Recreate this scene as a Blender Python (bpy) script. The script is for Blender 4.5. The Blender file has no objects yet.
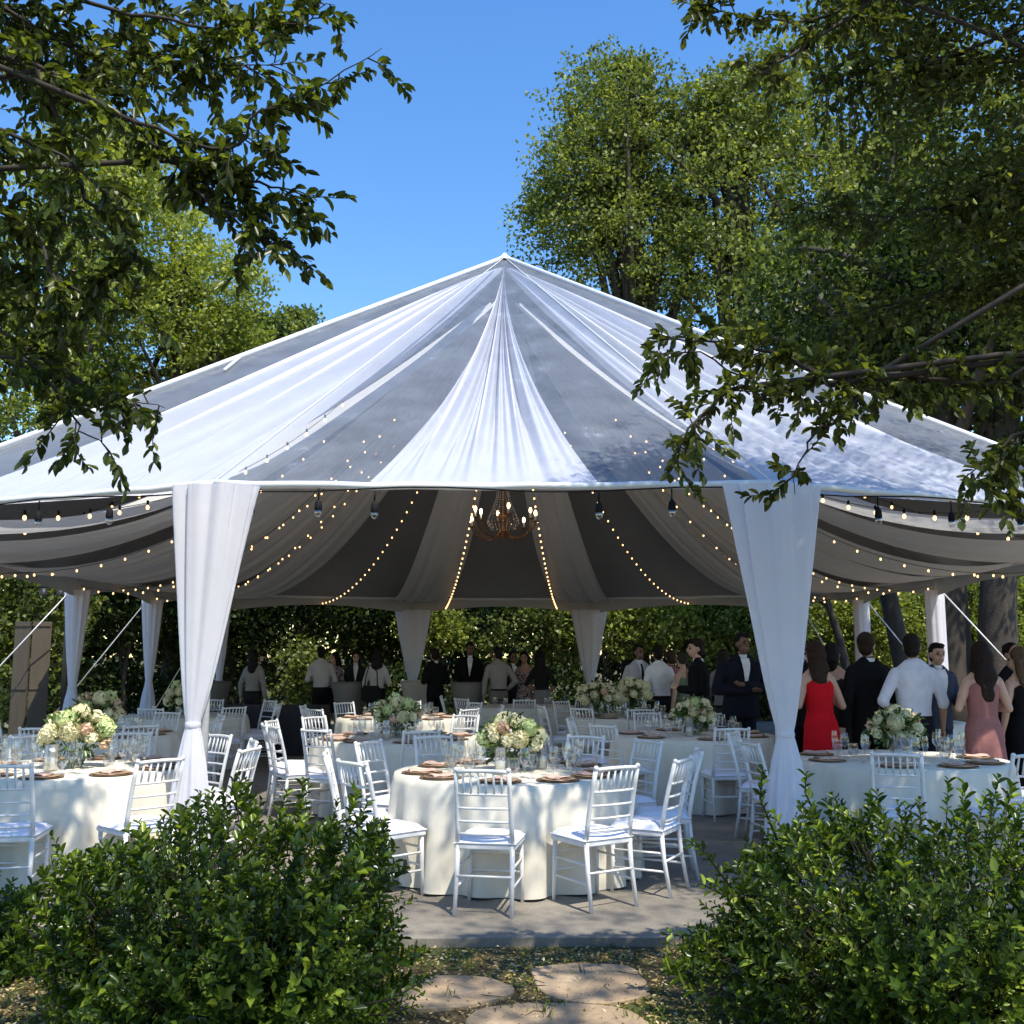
import bpy, bmesh, math, random
import numpy as np
from mathutils import Vector as V3, Matrix, noise as mnoise
random.seed(7); rng = np.random.default_rng(7)
PI = math.pi; R = math.radians
scene = bpy.context.scene
COL = scene.collection
# ------------------------------------------------------------------ camera, sky, sun, exposure
CAMH = 1.64; PITCH = math.atan(143/1024)
cam_d = bpy.data.cameras.new('camera'); cam = bpy.data.objects.new('camera', cam_d); COL.objects.link(cam)
cam.location = (0, 0, CAMH); cam.rotation_euler = (PI/2 + PITCH, 0, 0)
cam_d.sensor_width = 36; cam_d.lens = 36; cam_d.clip_end = 2000; cam_d.clip_start = 0.05
scene.camera = cam
SUN_EL = R(60); SUN_AZ = R(148)          # azimuth from +Y, clockwise
sdir = V3((math.sin(SUN_AZ)*math.cos(SUN_EL), math.cos(SUN_AZ)*math.cos(SUN_EL), math.sin(SUN_EL)))
w = bpy.data.worlds.new('World'); scene.world = w; w.use_nodes = True
nt = w.node_tree; bg = nt.nodes['Background']
sky = nt.nodes.new('ShaderNodeTexSky'); sky.sky_type = 'NISHITA'; sky.sun_disc = False
sky.sun_elevation = SUN_EL; sky.sun_rotation = SUN_AZ; sky.air_density = 1.25; sky.dust_density = 0.15; sky.ozone_density = 3.0
hs = nt.nodes.new('ShaderNodeHueSaturation'); hs.inputs['Hue'].default_value = .506; hs.inputs['Saturation'].default_value = 1.27; hs.inputs['Value'].default_value = 1.25
nt.links.new(sky.outputs[0], hs.inputs['Color']); nt.links.new(hs.outputs[0], bg.inputs[0]); bg.inputs[1].default_value = 0.14
sl = bpy.data.lights.new('sun', 'SUN'); sl.energy = 4.6; sl.angle = R(0.53); sl.color = (1.0, 0.93, 0.80)
so = bpy.data.objects.new('sun', sl); COL.objects.link(so); so.rotation_euler = sdir.to_track_quat('Z', 'Y').to_euler()
scene.view_settings.view_transform = 'Standard'; scene.view_settings.look = 'None'
scene.view_settings.exposure = 0.52; scene.view_settings.gamma = 1

# ------------------------------------------------------------------ helpers
def at(px, py, Y):
    x = (px-512)/1024; y = -(py-512)/1024
    Yr = math.cos(PITCH)-y*math.sin(PITCH); Z = math.sin(PITCH)+y*math.cos(PITCH); t = Y/Yr
    return V3((x*t, Y, CAMH+Z*t))
def floor_at(px, py, z=0):
    x = (px-512)/1024; y = -(py-512)/1024
    Yr = math.cos(PITCH)-y*math.sin(PITCH); Z = math.sin(PITCH)+y*math.cos(PITCH); t = (z-CAMH)/Z
    return V3((x*t, Yr*t, z))

def tag(o, label=None, cat=None, group=None, kind=None):
    if label: o['label'] = label
    if cat: o['category'] = cat
    if group: o['group'] = group
    if kind: o['kind'] = kind
    return o
def empty(name, loc=(0, 0, 0), rz=0):
    o = bpy.data.objects.new(name, None); COL.objects.link(o); o.location = loc; o.rotation_euler = (0, 0, rz)
    o.empty_display_size = .1
    return o
CH = {}
def link(name, me, mat, parent=None):
    o = bpy.data.objects.new(name, me); COL.objects.link(o)
    if mat is not None and not me.materials: me.materials.append(mat)
    if parent is not None:
        o.parent = parent; CH.setdefault(parent.name, []).append(o)
    return o
def copy_tree(o, parent=None):
    c = o.copy(); COL.objects.link(c)
    if parent is not None:
        c.parent = parent; CH.setdefault(parent.name, []).append(c)
    for ch in list(CH.get(o.name, [])): copy_tree(ch, c)
    return c
def smooth(me, on=True):
    me.polygons.foreach_set('use_smooth', [on]*len(me.polygons))

class MB:
    def __init__(s): s.v = []; s.f = []
    def add(s, vs, fs):
        n = len(s.v); s.v += [tuple(p) for p in vs]; s.f += [tuple(i+n for i in f) for f in fs]
    def box(s, c, size, rz=0, M=None):
        x, y, z = [k/2 for k in size]
        vs = [V3((a*x, b*y, d*z)) for d in (-1, 1) for b in (-1, 1) for a in (-1, 1)]
        m = Matrix.Rotation(rz, 3, 'Z') if M is None else M
        s.add([m @ p + V3(c) for p in vs], [(0, 2, 3, 1), (4, 5, 7, 6), (0, 1, 5, 4), (2, 6, 7, 3), (0, 4, 6, 2), (1, 3, 7, 5)])
    def tube(s, pts, rad, n=6, cap=True):
        pts = [V3(p) for p in pts]; m = len(pts)
        if not hasattr(rad, '__len__'): rad = [rad]*m
        d0 = (pts[1]-pts[0]).normalized(); up = V3((0, 0, 1)) if abs(d0.z) < .9 else V3((1, 0, 0))
        a = d0.cross(up).normalized(); vs = []
        for i, p in enumerate(pts):
            d = (pts[min(i+1, m-1)]-pts[max(i-1, 0)])
            if d.length < 1e-9: d = d0
            d.normalize(); a = (a - d*a.dot(d))
            if a.length < 1e-6: a = d.orthogonal()
            a.normalize(); b = d.cross(a)
            for k in range(n):
                t = 2*PI*k/n; vs.append(p + (a*math.cos(t)+b*math.sin(t))*rad[i])
        fs = [(i*n+k, i*n+(k+1) % n, (i+1)*n+(k+1) % n, (i+1)*n+k) for i in range(m-1) for k in range(n)]
        if cap: fs += [tuple(range(n-1, -1, -1)), tuple((m-1)*n+k for k in range(n))]
        s.add(vs, fs)
    def lathe(s, prof, n=16, c=(0, 0, 0), capb=False, capt=False):
        c = V3(c); vs = []
        for r, z in prof:
            for k in range(n):
                t = 2*PI*k/n; vs.append(c+V3((r*math.cos(t), r*math.sin(t), z)))
        m = len(prof); fs = [(i*n+k, i*n+(k+1) % n, (i+1)*n+(k+1) % n, (i+1)*n+k) for i in range(m-1) for k in range(n)]
        if capb: fs.append(tuple(range(n-1, -1, -1)))
        if capt: fs.append(tuple((m-1)*n+k for k in range(n)))
        s.add(vs, fs)
    def grid(s, fn, nu, nv, closed=False):
        vs = [fn(i/nu, j/nv) for i in range(nu+1) for j in range(nv + (0 if closed else 1))]
        q = nv if closed else nv+1
        s.add(vs, [(i*q+j, i*q+(j+1) % q, (i+1)*q+(j+1) % q, (i+1)*q+j) for i in range(nu) for j in range(nv)])
    def sphere(s, c, r, seg=8, rings=6):
        if not hasattr(r, '__len__'): r = (r, r, r)
        c = V3(c); vs = [c+V3((0, 0, -r[2]))]
        for i in range(1, rings):
            a = -PI/2+PI*i/rings
            for k in range(seg):
                t = 2*PI*k/seg; vs.append(c+V3((r[0]*math.cos(a)*math.cos(t), r[1]*math.cos(a)*math.sin(t), r[2]*math.sin(a))))
        vs.append(c+V3((0, 0, r[2]))); L = len(vs)-1
        fs = [(0, 1+(k+1) % seg, 1+k) for k in range(seg)]
        for i in range(rings-2):
            for k in range(seg):
                a = 1+i*seg+k; b = 1+i*seg+(k+1) % seg; fs.append((a, b, b+seg, a+seg))
        fs += [(L, 1+(rings-2)*seg+k, 1+(rings-2)*seg+(k+1) % seg) for k in range(seg)]
        s.add(vs, fs)
    def mesh(s, name, sm=True):
        me = bpy.data.meshes.new(name); me.from_pydata(s.v, [], s.f); me.update(); smooth(me, sm); return me
    def build(s, name, mat, parent=None, sm=True, bevel=0):
        me = s.mesh(name, sm)
        if bevel:
            bm = bmesh.new(); bm.from_mesh(me)
            bmesh.ops.bevel(bm, geom=bm.edges[:], offset=bevel, segments=2, affect='EDGES', clamp_overlap=True)
            bm.to_mesh(me); bm.free(); smooth(me, False)
        return link(name, me, mat, parent)

# ------------------------------------------------------------------ materials
def new_mat(name):
    m = bpy.data.materials.new(name); m.use_nodes = True; n = m.node_tree
    for x in list(n.nodes): n.nodes.remove(x)
    out = n.nodes.new('ShaderNodeOutputMaterial'); return m, n, out
def N(n, t, **k):
    x = n.nodes.new(t)
    for a, b in k.items():
        if a in x.inputs: x.inputs[a].default_value = b
        else: setattr(x, a, b)
    return x
def ramp(n, fac, stops):
    r = N(n, 'ShaderNodeValToRGB'); e = r.color_ramp.elements
    while len(e) < len(stops): e.new(.5)
    for i, (p, c) in enumerate(stops): e[i].position = p; e[i].color = (*c, 1)
    n.links.new(fac, r.inputs[0]); return r.outputs[0]
def noise_fac(n, scale, detail=4, rough=.6, coord='Object', stretch=None):
    tc = N(n, 'ShaderNodeTexCoord'); src = tc.outputs[coord]
    if stretch:
        mp = N(n, 'ShaderNodeMapping'); mp.inputs['Scale'].default_value = stretch; n.links.new(src, mp.inputs[0]); src = mp.outputs[0]
    t = N(n, 'ShaderNodeTexNoise', Scale=scale, Detail=detail, Roughness=rough); n.links.new(src, t.inputs['Vector']); return t.outputs['Fac']
def plain(name, c, rough=.6, metal=0, var=.15, scale=12, bump=0, bscale=60, stretch=None, spec=.5, coat=0):
    m, n, out = new_mat(name); p = N(n, 'ShaderNodeBsdfPrincipled'); p.inputs['Roughness'].default_value = rough
    p.inputs['Metallic'].default_value = metal; p.inputs['Specular IOR Level'].default_value = spec; p.inputs['Coat Weight'].default_value = coat
    f = noise_fac(n, scale, stretch=stretch)
    n.links.new(ramp(n, f, [(.3, [k*(1-var) for k in c]), (.7, [min(1, k*(1+var)) for k in c])]), p.inputs['Base Color'])
    if bump:
        b = N(n, 'ShaderNodeBump'); b.inputs['Strength'].default_value = bump; b.inputs['Distance'].default_value = .01
        n.links.new(noise_fac(n, bscale), b.inputs['Height']); n.links.new(b.outputs[0], p.inputs['Normal'])
    n.links.new(p.outputs[0], out.inputs[0]); return m
def cloth(name, c, trans=.25, transp=0.0, var=.04, sheen=.2, tcol=None):
    m, n, out = new_mat(name)
    d = N(n, 'ShaderNodeBsdfDiffuse'); t = N(n, 'ShaderNodeBsdfTranslucent')
    f = noise_fac(n, 5); col = ramp(n, f, [(.3, [k*(1-var) for k in c]), (.7, c)])
    n.links.new(col, d.inputs[0])
    if tcol: t.inputs[0].default_value = (*tcol, 1)
    else: n.links.new(col, t.inputs[0])
    b = N(n, 'ShaderNodeBump'); b.inputs['Strength'].default_value = .3; b.inputs['Distance'].default_value = .012
    n.links.new(noise_fac(n, 9, 3), b.inputs['Height']); n.links.new(b.outputs[0], d.inputs['Normal'])
    mx = N(n, 'ShaderNodeMixShader', Fac=trans); n.links.new(d.outputs[0], mx.inputs[1]); n.links.new(t.outputs[0], mx.inputs[2]); s = mx.outputs[0]
    if transp:
        tr = N(n, 'ShaderNodeBsdfTransparent'); m2 = N(n, 'ShaderNodeMixShader', Fac=transp); n.links.new(s, m2.inputs[1]); n.links.new(tr.outputs[0], m2.inputs[2]); s = m2.outputs[0]
    n.links.new(s, out.inputs[0]); return m
def leaf_mat(name, c1, c2, c3=None, trans=.35, gloss=.08, rough=.35, nscale=.6):
    m, n, out = new_mat(name); g = N(n, 'ShaderNodeNewGeometry')
    stops = [(0, c1), (.75, c2)] + ([(1, c3)] if c3 else [])
    mixf = N(n, 'ShaderNodeMath', operation='MULTIPLY_ADD'); n.links.new(noise_fac(n, nscale, 2), mixf.inputs[0]); mixf.inputs[1].default_value = .9; 
    sub = N(n, 'ShaderNodeMath', operation='SUBTRACT'); n.links.new(g.outputs['Random Per Island'], sub.inputs[0]); sub.inputs[1].default_value = .45
    n.links.new(sub.outputs[0], mixf.inputs[2])
    col = ramp(n, mixf.outputs[0], stops)
    d = N(n, 'ShaderNodeBsdfDiffuse'); n.links.new(col, d.inputs[0])
    br = N(n, 'ShaderNodeMix', data_type='RGBA', blend_type='MULTIPLY'); br.inputs[0].default_value = 1; n.links.new(col, br.inputs[6]); br.inputs[7].default_value = (1.55, 1.6, .5, 1)
    t = N(n, 'ShaderNodeBsdfTranslucent'); n.links.new(br.outputs[2], t.inputs[0])
    mx = N(n, 'ShaderNodeMixShader', Fac=trans); n.links.new(d.outputs[0], mx.inputs[1]); n.links.new(t.outputs[0], mx.inputs[2])
    gl = N(n, 'ShaderNodeBsdfGlossy', Roughness=rough); m2 = N(n, 'ShaderNodeMixShader', Fac=gloss); n.links.new(mx.outputs[0], m2.inputs[1]); n.links.new(gl.outputs[0], m2.inputs[2])
    n.links.new(m2.outputs[0], out.inputs[0]); return m
def glass_mat(name, tint=(1, 1, 1), base=.06, haze=0, hcol=(.8, .8, .8), rough=.03, fres=.55):
    m, n, out = new_mat(name); tr = N(n, 'ShaderNodeBsdfTransparent', Color=(*tint, 1)); gl = N(n, 'ShaderNodeBsdfGlossy', Roughness=rough)
    lw = N(n, 'ShaderNodeLayerWeight', Blend=.35); a = N(n, 'ShaderNodeMath', operation='MULTIPLY_ADD'); n.links.new(lw.outputs['Facing'], a.inputs[0]); a.inputs[1].default_value = fres; a.inputs[2].default_value = base
    mx = N(n, 'ShaderNodeMixShader'); n.links.new(a.outputs[0], mx.inputs[0]); n.links.new(tr.outputs[0], mx.inputs[1]); n.links.new(gl.outputs[0], mx.inputs[2]); s = mx.outputs[0]
    if haze:
        d = N(n, 'ShaderNodeBsdfDiffuse', Color=(*hcol, 1)); m2 = N(n, 'ShaderNodeMixShader')
        f = ramp(n, noise_fac(n, 2.2, 8, .75, stretch=(1, 1, .35)), [(.35, (haze*.6,)*3), (.62, (haze,)*3), (.75, (haze*2.2,)*3)])
        n.links.new(f, m2.inputs[0]); n.links.new(s, m2.inputs[1]); n.links.new(d.outputs[0], m2.inputs[2]); s = m2.outputs[0]
        b = N(n, 'ShaderNodeBump'); b.inputs['Strength'].default_value = .6; b.inputs['Distance'].default_value = .03
        n.links.new(noise_fac(n, 3, 5), b.inputs['Height']); n.links.new(b.outputs[0], gl.inputs['Normal'])
    n.links.new(s, out.inputs[0]); return m
def glow(name, c, s):
    m, n, out = new_mat(name); e = N(n, 'ShaderNodeEmission', Color=(*c, 1), Strength=s); n.links.new(e.outputs[0], out.inputs[0]); return m

M = {}
M['drape'] = cloth('white_voile', (.72, .71, .76), .18)
M['curtain'] = cloth('white_curtain', (.80, .79, .84), .28)
M['swag'] = cloth('sheer_swag', (.84, .83, .82), .30)
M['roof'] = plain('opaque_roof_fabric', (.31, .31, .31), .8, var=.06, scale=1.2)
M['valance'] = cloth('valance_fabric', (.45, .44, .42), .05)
M['clear'] = glass_mat('clear_vinyl', (.87, .89, .92), .03, .18, (.60, .68, .80), .12, .20)
M['seam'] = plain('white_seam', (.72, .74, .76), .5, var=.05)
M['metal'] = plain('white_pole', (.6, .6, .6), .4, .2)
M['cloth'] = cloth('ivory_linen', (.78, .73, .61), .04, var=.05)
M['cloth_dark'] = cloth('taupe_spandex', (.22, .205, .19), .0)
M['chair'] = plain('white_lacquer', (.76, .75, .73), .32, var=.04, scale=30, coat=.2)
M['cushion'] = cloth('cushion_fabric', (.80, .80, .87), .0)
M['charger'] = plain('woven_charger', (.20, .12, .065), .5, var=.5, scale=90)
M['plate'] = plain('plate_rim', (.55, .36, .22), .35, .3, var=.1)
M['napkin'] = cloth('napkin', (.62, .44, .35), .05)
M['glass'] = glass_mat('glass', (.97, .98, .98), .10)
M['water'] = glass_mat('water', (.93, .95, .96), .12)
M['wax'] = plain('wax', (.85, .82, .72), .5)
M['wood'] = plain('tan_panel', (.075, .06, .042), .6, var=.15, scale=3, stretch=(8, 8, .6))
M['dark'] = plain('dark_metal', (.02, .02, .02), .5)
M['black'] = plain('black_rubber', (.012, .012, .013), .7, spec=.1)
M['bark'] = plain('bark', (.05, .040, .030), .9, var=.45, scale=7, bump=1, bscale=25, stretch=(1, 1, .25))
M['barkdark'] = plain('twig_bark', (.030, .022, .016), .85, var=.3)
M['brass'] = plain('aged_copper', (.28, .13, .06), .35, .8)
M['bulb'] = glow('warm_bulb', (1, .58, .24), 2.6)
M['bulbdim'] = glow('dim_bulb', (1, .62, .28), 2.2)
M['flame'] = glow('candle_bulb', (1, .66, .28), 12)
M['clearbulb'] = glass_mat('clear_bulb', (.95, .95, .95), .25)
M['crystal'] = glass_mat('crystal', (.85, .7, .6), .4)
M['wire'] = plain('wire', (.03, .05, .03), .6)
M['leaf_near'] = leaf_mat('leaf_near', (.030, .042, .013), (.072, .095, .022), (.21, .25, .045), .42, .03)
M['leaf_oak'] = leaf_mat('leaf_oak', (.044, .054, .016), (.098, .116, .030), (.25, .27, .06), .40, .02)
M['leaf_bush'] = leaf_mat('leaf_bush', (.036, .058, .010), (.100, .155, .018), (.34, .42, .05), .34, .03, .3, 1.6)
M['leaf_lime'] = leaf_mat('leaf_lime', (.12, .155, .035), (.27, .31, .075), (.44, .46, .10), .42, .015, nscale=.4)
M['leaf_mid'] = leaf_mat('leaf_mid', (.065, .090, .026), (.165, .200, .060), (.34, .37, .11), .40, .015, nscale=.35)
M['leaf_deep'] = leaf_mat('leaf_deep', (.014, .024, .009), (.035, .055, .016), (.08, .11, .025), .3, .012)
M['flower_leaf'] = leaf_mat('flower_leaf', (.03, .07, .02), (.08, .15, .04), (.2, .28, .06), .3, .05)
M['cream'] = cloth('cream_petal', (.82, .77, .50), .2)
M['green_petal'] = cloth('green_petal', (.66, .74, .38), .2)
M['peach'] = cloth('peach_petal', (.82, .60, .44), .2)

# ------------------------------------------------------------------ setting
def ground_mat():
    m, n, out = new_mat('leafy_earth'); p = N(n, 'ShaderNodeBsdfPrincipled', Roughness=.95)
    a = ramp(n, noise_fac(n, 26, 8, .8), [(.3, (.035, .024, .012)), (.5, (.13, .095, .045)), (.62, (.16, .15, .05)), (.75, (.28, .2, .1))])
    g = ramp(n, noise_fac(n, 1.1, 5, .6), [(.48, (.75, .7, .7)), (.62, (.55, .85, .35))])
    x = N(n, 'ShaderNodeMix', data_type='RGBA', blend_type='MULTIPLY'); x.inputs[0].default_value = 1; n.links.new(a, x.inputs[6]); n.links.new(g, x.inputs[7])
    n.links.new(x.outputs[2], p.inputs['Base Color'])
    b = N(n, 'ShaderNodeBump'); b.inputs['Strength'].default_value = 1; b.inputs['Distance'].default_value = .03
    n.links.new(noise_fac(n, 40, 6), b.inputs['Height']); n.links.new(b.outputs[0], p.inputs['Normal']); n.links.new(p.outputs[0], out.inputs[0]); return m
def slab_mat(name, stops, sc=1.4, spot=60):
    m, n, out = new_mat(name); p = N(n, 'ShaderNodeBsdfPrincipled', Roughness=.85)
    a = ramp(n, noise_fac(n, sc, 9, .7), stops); b2 = ramp(n, noise_fac(n, spot, 3, .7), [(.35, (.72,)*3), (.55, (1,)*3)])
    x = N(n, 'ShaderNodeMix', data_type='RGBA', blend_type='MULTIPLY'); x.inputs[0].default_value = .8; n.links.new(a, x.inputs[6]); n.links.new(b2, x.inputs[7])
    n.links.new(x.outputs[2], p.inputs['Base Color'])
    b = N(n, 'ShaderNodeBump'); b.inputs['Strength'].default_value = .5; b.inputs['Distance'].default_value = .01
    n.links.new(noise_fac(n, 18, 8, .7), b.inputs['Height']); n.links.new(b.outputs[0], p.inputs['Normal']); n.links.new(p.outputs[0], out.inputs[0]); return m
b = MB()
def gfn(u, v):
    x = (v-.5); y = u; X = 600*x*abs(x)*2; Y = -40+700*y**2.0
    z = -.05 + (.018*mnoise.noise((X*.7, Y*.7, 0)) if abs(X) < 20 and Y < 6 else 0)
    return (X, Y, z)
b.grid(gfn, 140, 140)
tag(b.build('ground', ground_mat()), kind='structure')
b = MB(); d = .07
edge = [(-14, 6.28), (14, 6.28), (14, 27), (-14, 27)]
n_ = 60; vs = []; 
front = [(-14+28*i/n_, 6.28+.012*math.sin(i*1.7)+.01*math.sin(i*.6)) for i in range(n_+1)]
top = [(x, y, 0) for x, y in front]+[(14, 27, 0), (-14, 27, 0)]; bot = [(x, y, -.12) for x, y, _ in top]; L = len(top)
b.add(top+bot, [tuple(range(L))]+[(i, (i+1) % L, (i+1) % L+L, i+L)[::-1] for i in range(L)])
tag(b.build('patio', slab_mat('worn_concrete', [(.3, (.16, .142, .115)), (.55, (.25, .222, .18)), (.75, (.34, .30, .24))], 1.1), sm=False), kind='structure')

def flagstone(poly, label):
    pts = [floor_at(px, py, -.034) for px, py in poly]; c = sum(pts, V3())/len(pts); out = []
    m = len(pts)
    for i in range(m):                                  # catmull-rom rounding with small noise
        p0, p1, p2, p3 = pts[i-1], pts[i], pts[(i+1) % m], pts[(i+2) % m]
        for k in range(6):
            t = k/6; q = .5*((2*p1)+(p2-p0)*t+(2*p0-5*p1+4*p2-p3)*t*t+(3*p1-p0-3*p2+p3)*t**3)
            q += V3((mnoise.noise(q*9), mnoise.noise(q*9+V3((5, 5, 5))), 0))*.018; out.append(q)
    b = MB(); L = len(out)
    r0 = [c+(p-c)*.985+V3((0, 0, .005)) for p in out]
    b.add([p-V3((0, 0, .06)) for p in out]+out+r0, [(i, (i+1) % L, L+(i+1) % L, L+i) for i in range(L)]+[(L+i, L+(i+1) % L, 2*L+(i+1) % L, 2*L+i) for i in range(L)]+[tuple(range(2*L, 3*L))])
    o = b.build('flagstone', M['stone'], sm=False); tag(o, label, 'stepping stone', 'sandstone stepping stones in front of the patio'); return o
M['stone'] = slab_mat('sandstone', [(.3, (.28, .20, .125)), (.55, (.40, .29, .18)), (.75, (.52, .40, .27))], 2.5, 30)
flagstone([(533, 980), (540, 967), (590, 964), (630, 968), (650, 988), (640, 998), (600, 1003), (550, 996)], 'tan sandstone stepping stone nearest the patio edge, right of the path centre')
flagstone([(400, 985), (420, 978), (470, 976), (508, 984), (512, 993), (480, 1003), (440, 1008), (400, 1006)], 'tan sandstone stepping stone beside the left bush, partly under its leaves')
flagstone([(470, 1015), (500, 1006), (560, 1004), (620, 1008), (650, 1024), (660, 1050), (600, 1075), (500, 1070), (465, 1040)], 'tan sandstone stepping stone cut by the bottom edge of the picture')

# ------------------------------------------------------------------ leaves
def leaf_mesh(name, P, D, Nn, L, W, fold=.25, simple=False):
    P = np.asarray(P, float); D = np.asarray(D, float); Nn = np.asarray(Nn, float); n = len(P)
    D = D/np.linalg.norm(D, axis=1, keepdims=True); S = np.cross(D, Nn); S /= np.linalg.norm(S, axis=1, keepdims=True)+1e-9; U = np.cross(S, D)
    L = np.broadcast_to(L, (n,))[:, None]; W = np.broadcast_to(W, (n,))[:, None]
    if simple:
        vs = np.stack([P, P+D*L*.5+S*W*.5, P+D*L, P+D*L*.5-S*W*.5], 1).reshape(-1, 3)
        k = 4; fi = (np.arange(n)[:, None]*4+np.arange(4)).reshape(-1); nf = n
    else:
        u = U*W*fold
        vs = np.stack([P, P+D*L*.20+S*W*.33+u*.8, P+D*L*.50+S*W*.50+u, P+D*L*.80+S*W*.30+u*.6, P+D*L-U*L*.10, P+D*L*.80-S*W*.30+u*.6, P+D*L*.50-S*W*.50+u, P+D*L*.20-S*W*.33+u*.8], 1).reshape(-1, 3)
        base = np.arange(n)[:, None]*8; fi = np.concatenate([base+np.array([0, 1, 2, 3, 4]), base+np.array([0, 4, 5, 6, 7])], 1).reshape(-1); nf = 2*n
    q = 4 if simple else 5
    me = bpy.data.meshes.new(name); me.vertices.add(len(vs)); me.vertices.foreach_set('co', vs.reshape(-1).astype(np.float32))
    me.loops.add(len(fi)); me.loops.foreach_set('vertex_index', fi.astype(np.int32)); me.polygons.add(nf)
    me.polygons.foreach_set('loop_start', np.arange(0, nf*q, q, dtype=np.int32)); me.polygons.foreach_set('loop_total', np.full(nf, q, dtype=np.int32))
    me.update(calc_edges=True); return me
def rand_dirs(n, up=0, g=None):
    g = g or rng; d = g.normal(size=(n, 3)); d[:, 2] += up; return d/np.linalg.norm(d, axis=1, keepdims=True)

def crown_points(lobes, n, clump_r, per, g):
    """clumped leaf positions within ellipsoid lobes [(c, r, weight)]"""
    w_ = np.array([l[2] for l in lobes], float); w_ /= w_.sum(); cs = []
    ncl = max(1, n//per)
    idx = g.choice(len(lobes), ncl, p=w_)
    d = rand_dirs(ncl, .25, g); rad = g.uniform(.35, 1, ncl)**.55
    C = np.array([lobes[i][0] for i in idx]); Rr = np.array([lobes[i][1] for i in idx])
    cc = C+d*rad[:, None]*Rr
    wisp = g.uniform(size=ncl) < .14; cc = C+d*(rad*np.where(wisp, g.uniform(1.05, 1.35, ncl), 1))[:, None]*Rr
    cr = clump_r*g.uniform(.5, 1.5, ncl)*np.where(wisp, .6, 1)
    P = np.repeat(cc, per, 0)+rand_dirs(ncl*per, 0, g)*(g.uniform(0, 1, ncl*per)**.5*np.repeat(cr, per))[:, None]*np.array([1, 1, .7])
    return P, cc
def tree(name, label, base, height, lobes, n, leaf, mat, clump=.7, trunk_r=.25, per=40, lean=(0, 0), group=None, limbs=18, g=None, cat='tree', barkm='bark', simple=True):
    g = g or rng; root = empty(name, base); tag(root, label, cat, group)
    B = np.array(base, float); P, cc = crown_points(lobes, n, clump, per, g)
    k = len(P); me = leaf_mesh('crown', P-B, rand_dirs(k, -.1, g), rand_dirs(k, .7, g), leaf*g.uniform(.7, 1.3, k), leaf*.62*g.uniform(.7, 1.3, k), simple=simple)
    link('crown', me, M[mat], root)
    t = MB(); tops = np.array(lobes[0][0])-B; H = height; pts = []; rad = []
    for i in range(9):
        s = i/8; pts.append((lean[0]*s**1.4+.12*math.sin(s*5+H), lean[1]*s+.1*math.cos(s*4), H*s-.15)); rad.append(trunk_r*(1.35 if i == 0 else 1)*(1-.65*s))
    t.tube(pts, rad, 10)
    sel = g.choice(len(cc), min(limbs, len(cc)), replace=False)
    for i in sel:
        e = V3(cc[i]-B); a = V3(pts[g.integers(3, 9)]); 
        mid = (a+e)/2+V3((0, 0, .12*(e-a).length))+V3(g.normal(size=3)*.15)
        q = [a.lerp(mid, s) .lerp(mid.lerp(e, s), s) for s in (0, .2, .4, .6, .8, 1)]
        r0 = trunk_r*.38; t.tube(q, [r0*(1-.8*s) for s in (0, .2, .4, .6, .8, 1)], 5)
    t.build('trunk', M[barkm], root); return root

def spray(limbs, n_twigs, tw_len, per_twig, leafL, leafW, g, droop=.25, out=None, rosette=True, bias=.0, rad=.03):
    """twigs with leaves set along polyline limbs; returns wood MB and leaf arrays"""
    wood = MB(); P = []; D = []; Nn = []; 
    segs = []; 
    for pl in limbs:
        pl = [V3(p) for p in pl]; m = len(pl); fine = []
        for i in range(m-1):
            p0, p1, p2, p3 = pl[max(i-1, 0)], pl[i], pl[i+1], pl[min(i+2, m-1)]
            for k in range(4):
                t = k/4; fine.append(.5*((2*p1)+(p2-p0)*t+(2*p0-5*p1+4*p2-p3)*t*t+(3*p1-p0-3*p2+p3)*t**3)+V3(g.normal(size=3)*.012))
        fine.append(pl[-1]); q = len(fine)
        wood.tube(fine, [rad*(1-.88*i/(q-1)) for i in range(q)], 6)
        for i in range(q-1): segs.append((fine[i], fine[i+1], i/(q-1)))
    wts = np.array([(s[1]-s[0]).length*(1+bias*s[2]) for s in segs]); wts /= wts.sum()
    for i in g.choice(len(segs), n_twigs, p=wts):
        a, b_, f = segs[i]; p = a.lerp(b_, g.random()); ax = (b_-a).normalized()
        d = V3(rand_dirs(1, -droop, g)[0]); d = (d+ax*.5).normalized(); Lt = tw_len*g.uniform(.35, 1.15)
        q = [p]; dd = d.copy(); K = 5
        for k in range(K):
            dd = (dd+V3(g.normal(size=3)*.16)+V3((0, 0, -droop*.12))).normalized(); q.append(q[-1]+dd*Lt/K)
        wood.tube(q, [.0045*(1-.12*k) for k in range(K+1)], 3, cap=False)
        for k in range(per_twig):
            s = (.12+.88*(k+1)/per_twig)*K; j = min(int(s), K-1); pp = q[j].lerp(q[j+1], s-j); ax2 = (q[j+1]-q[j]).normalized()
            tip = k >= per_twig-4 and rosette
            side = ax2.cross(V3(rand_dirs(1, 0, g)[0])).normalized()
            ld = (ax2*(.7 if not tip else 1.0)+side*(.9 if not tip else g.uniform(.3, 1))).normalized(); ld = (ld+V3((0, 0, -.22))).normalized()
            P.append(pp); D.append(ld); Nn.append((V3((0, 0, 1))+V3(rand_dirs(1, 0, g)[0])*.75))
    k = len(P); return wood, np.array(P), np.array(D), np.array(Nn), leafL*g.uniform(.6, 1.25, k), leafW*g.uniform(.65, 1.2, k)

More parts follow.
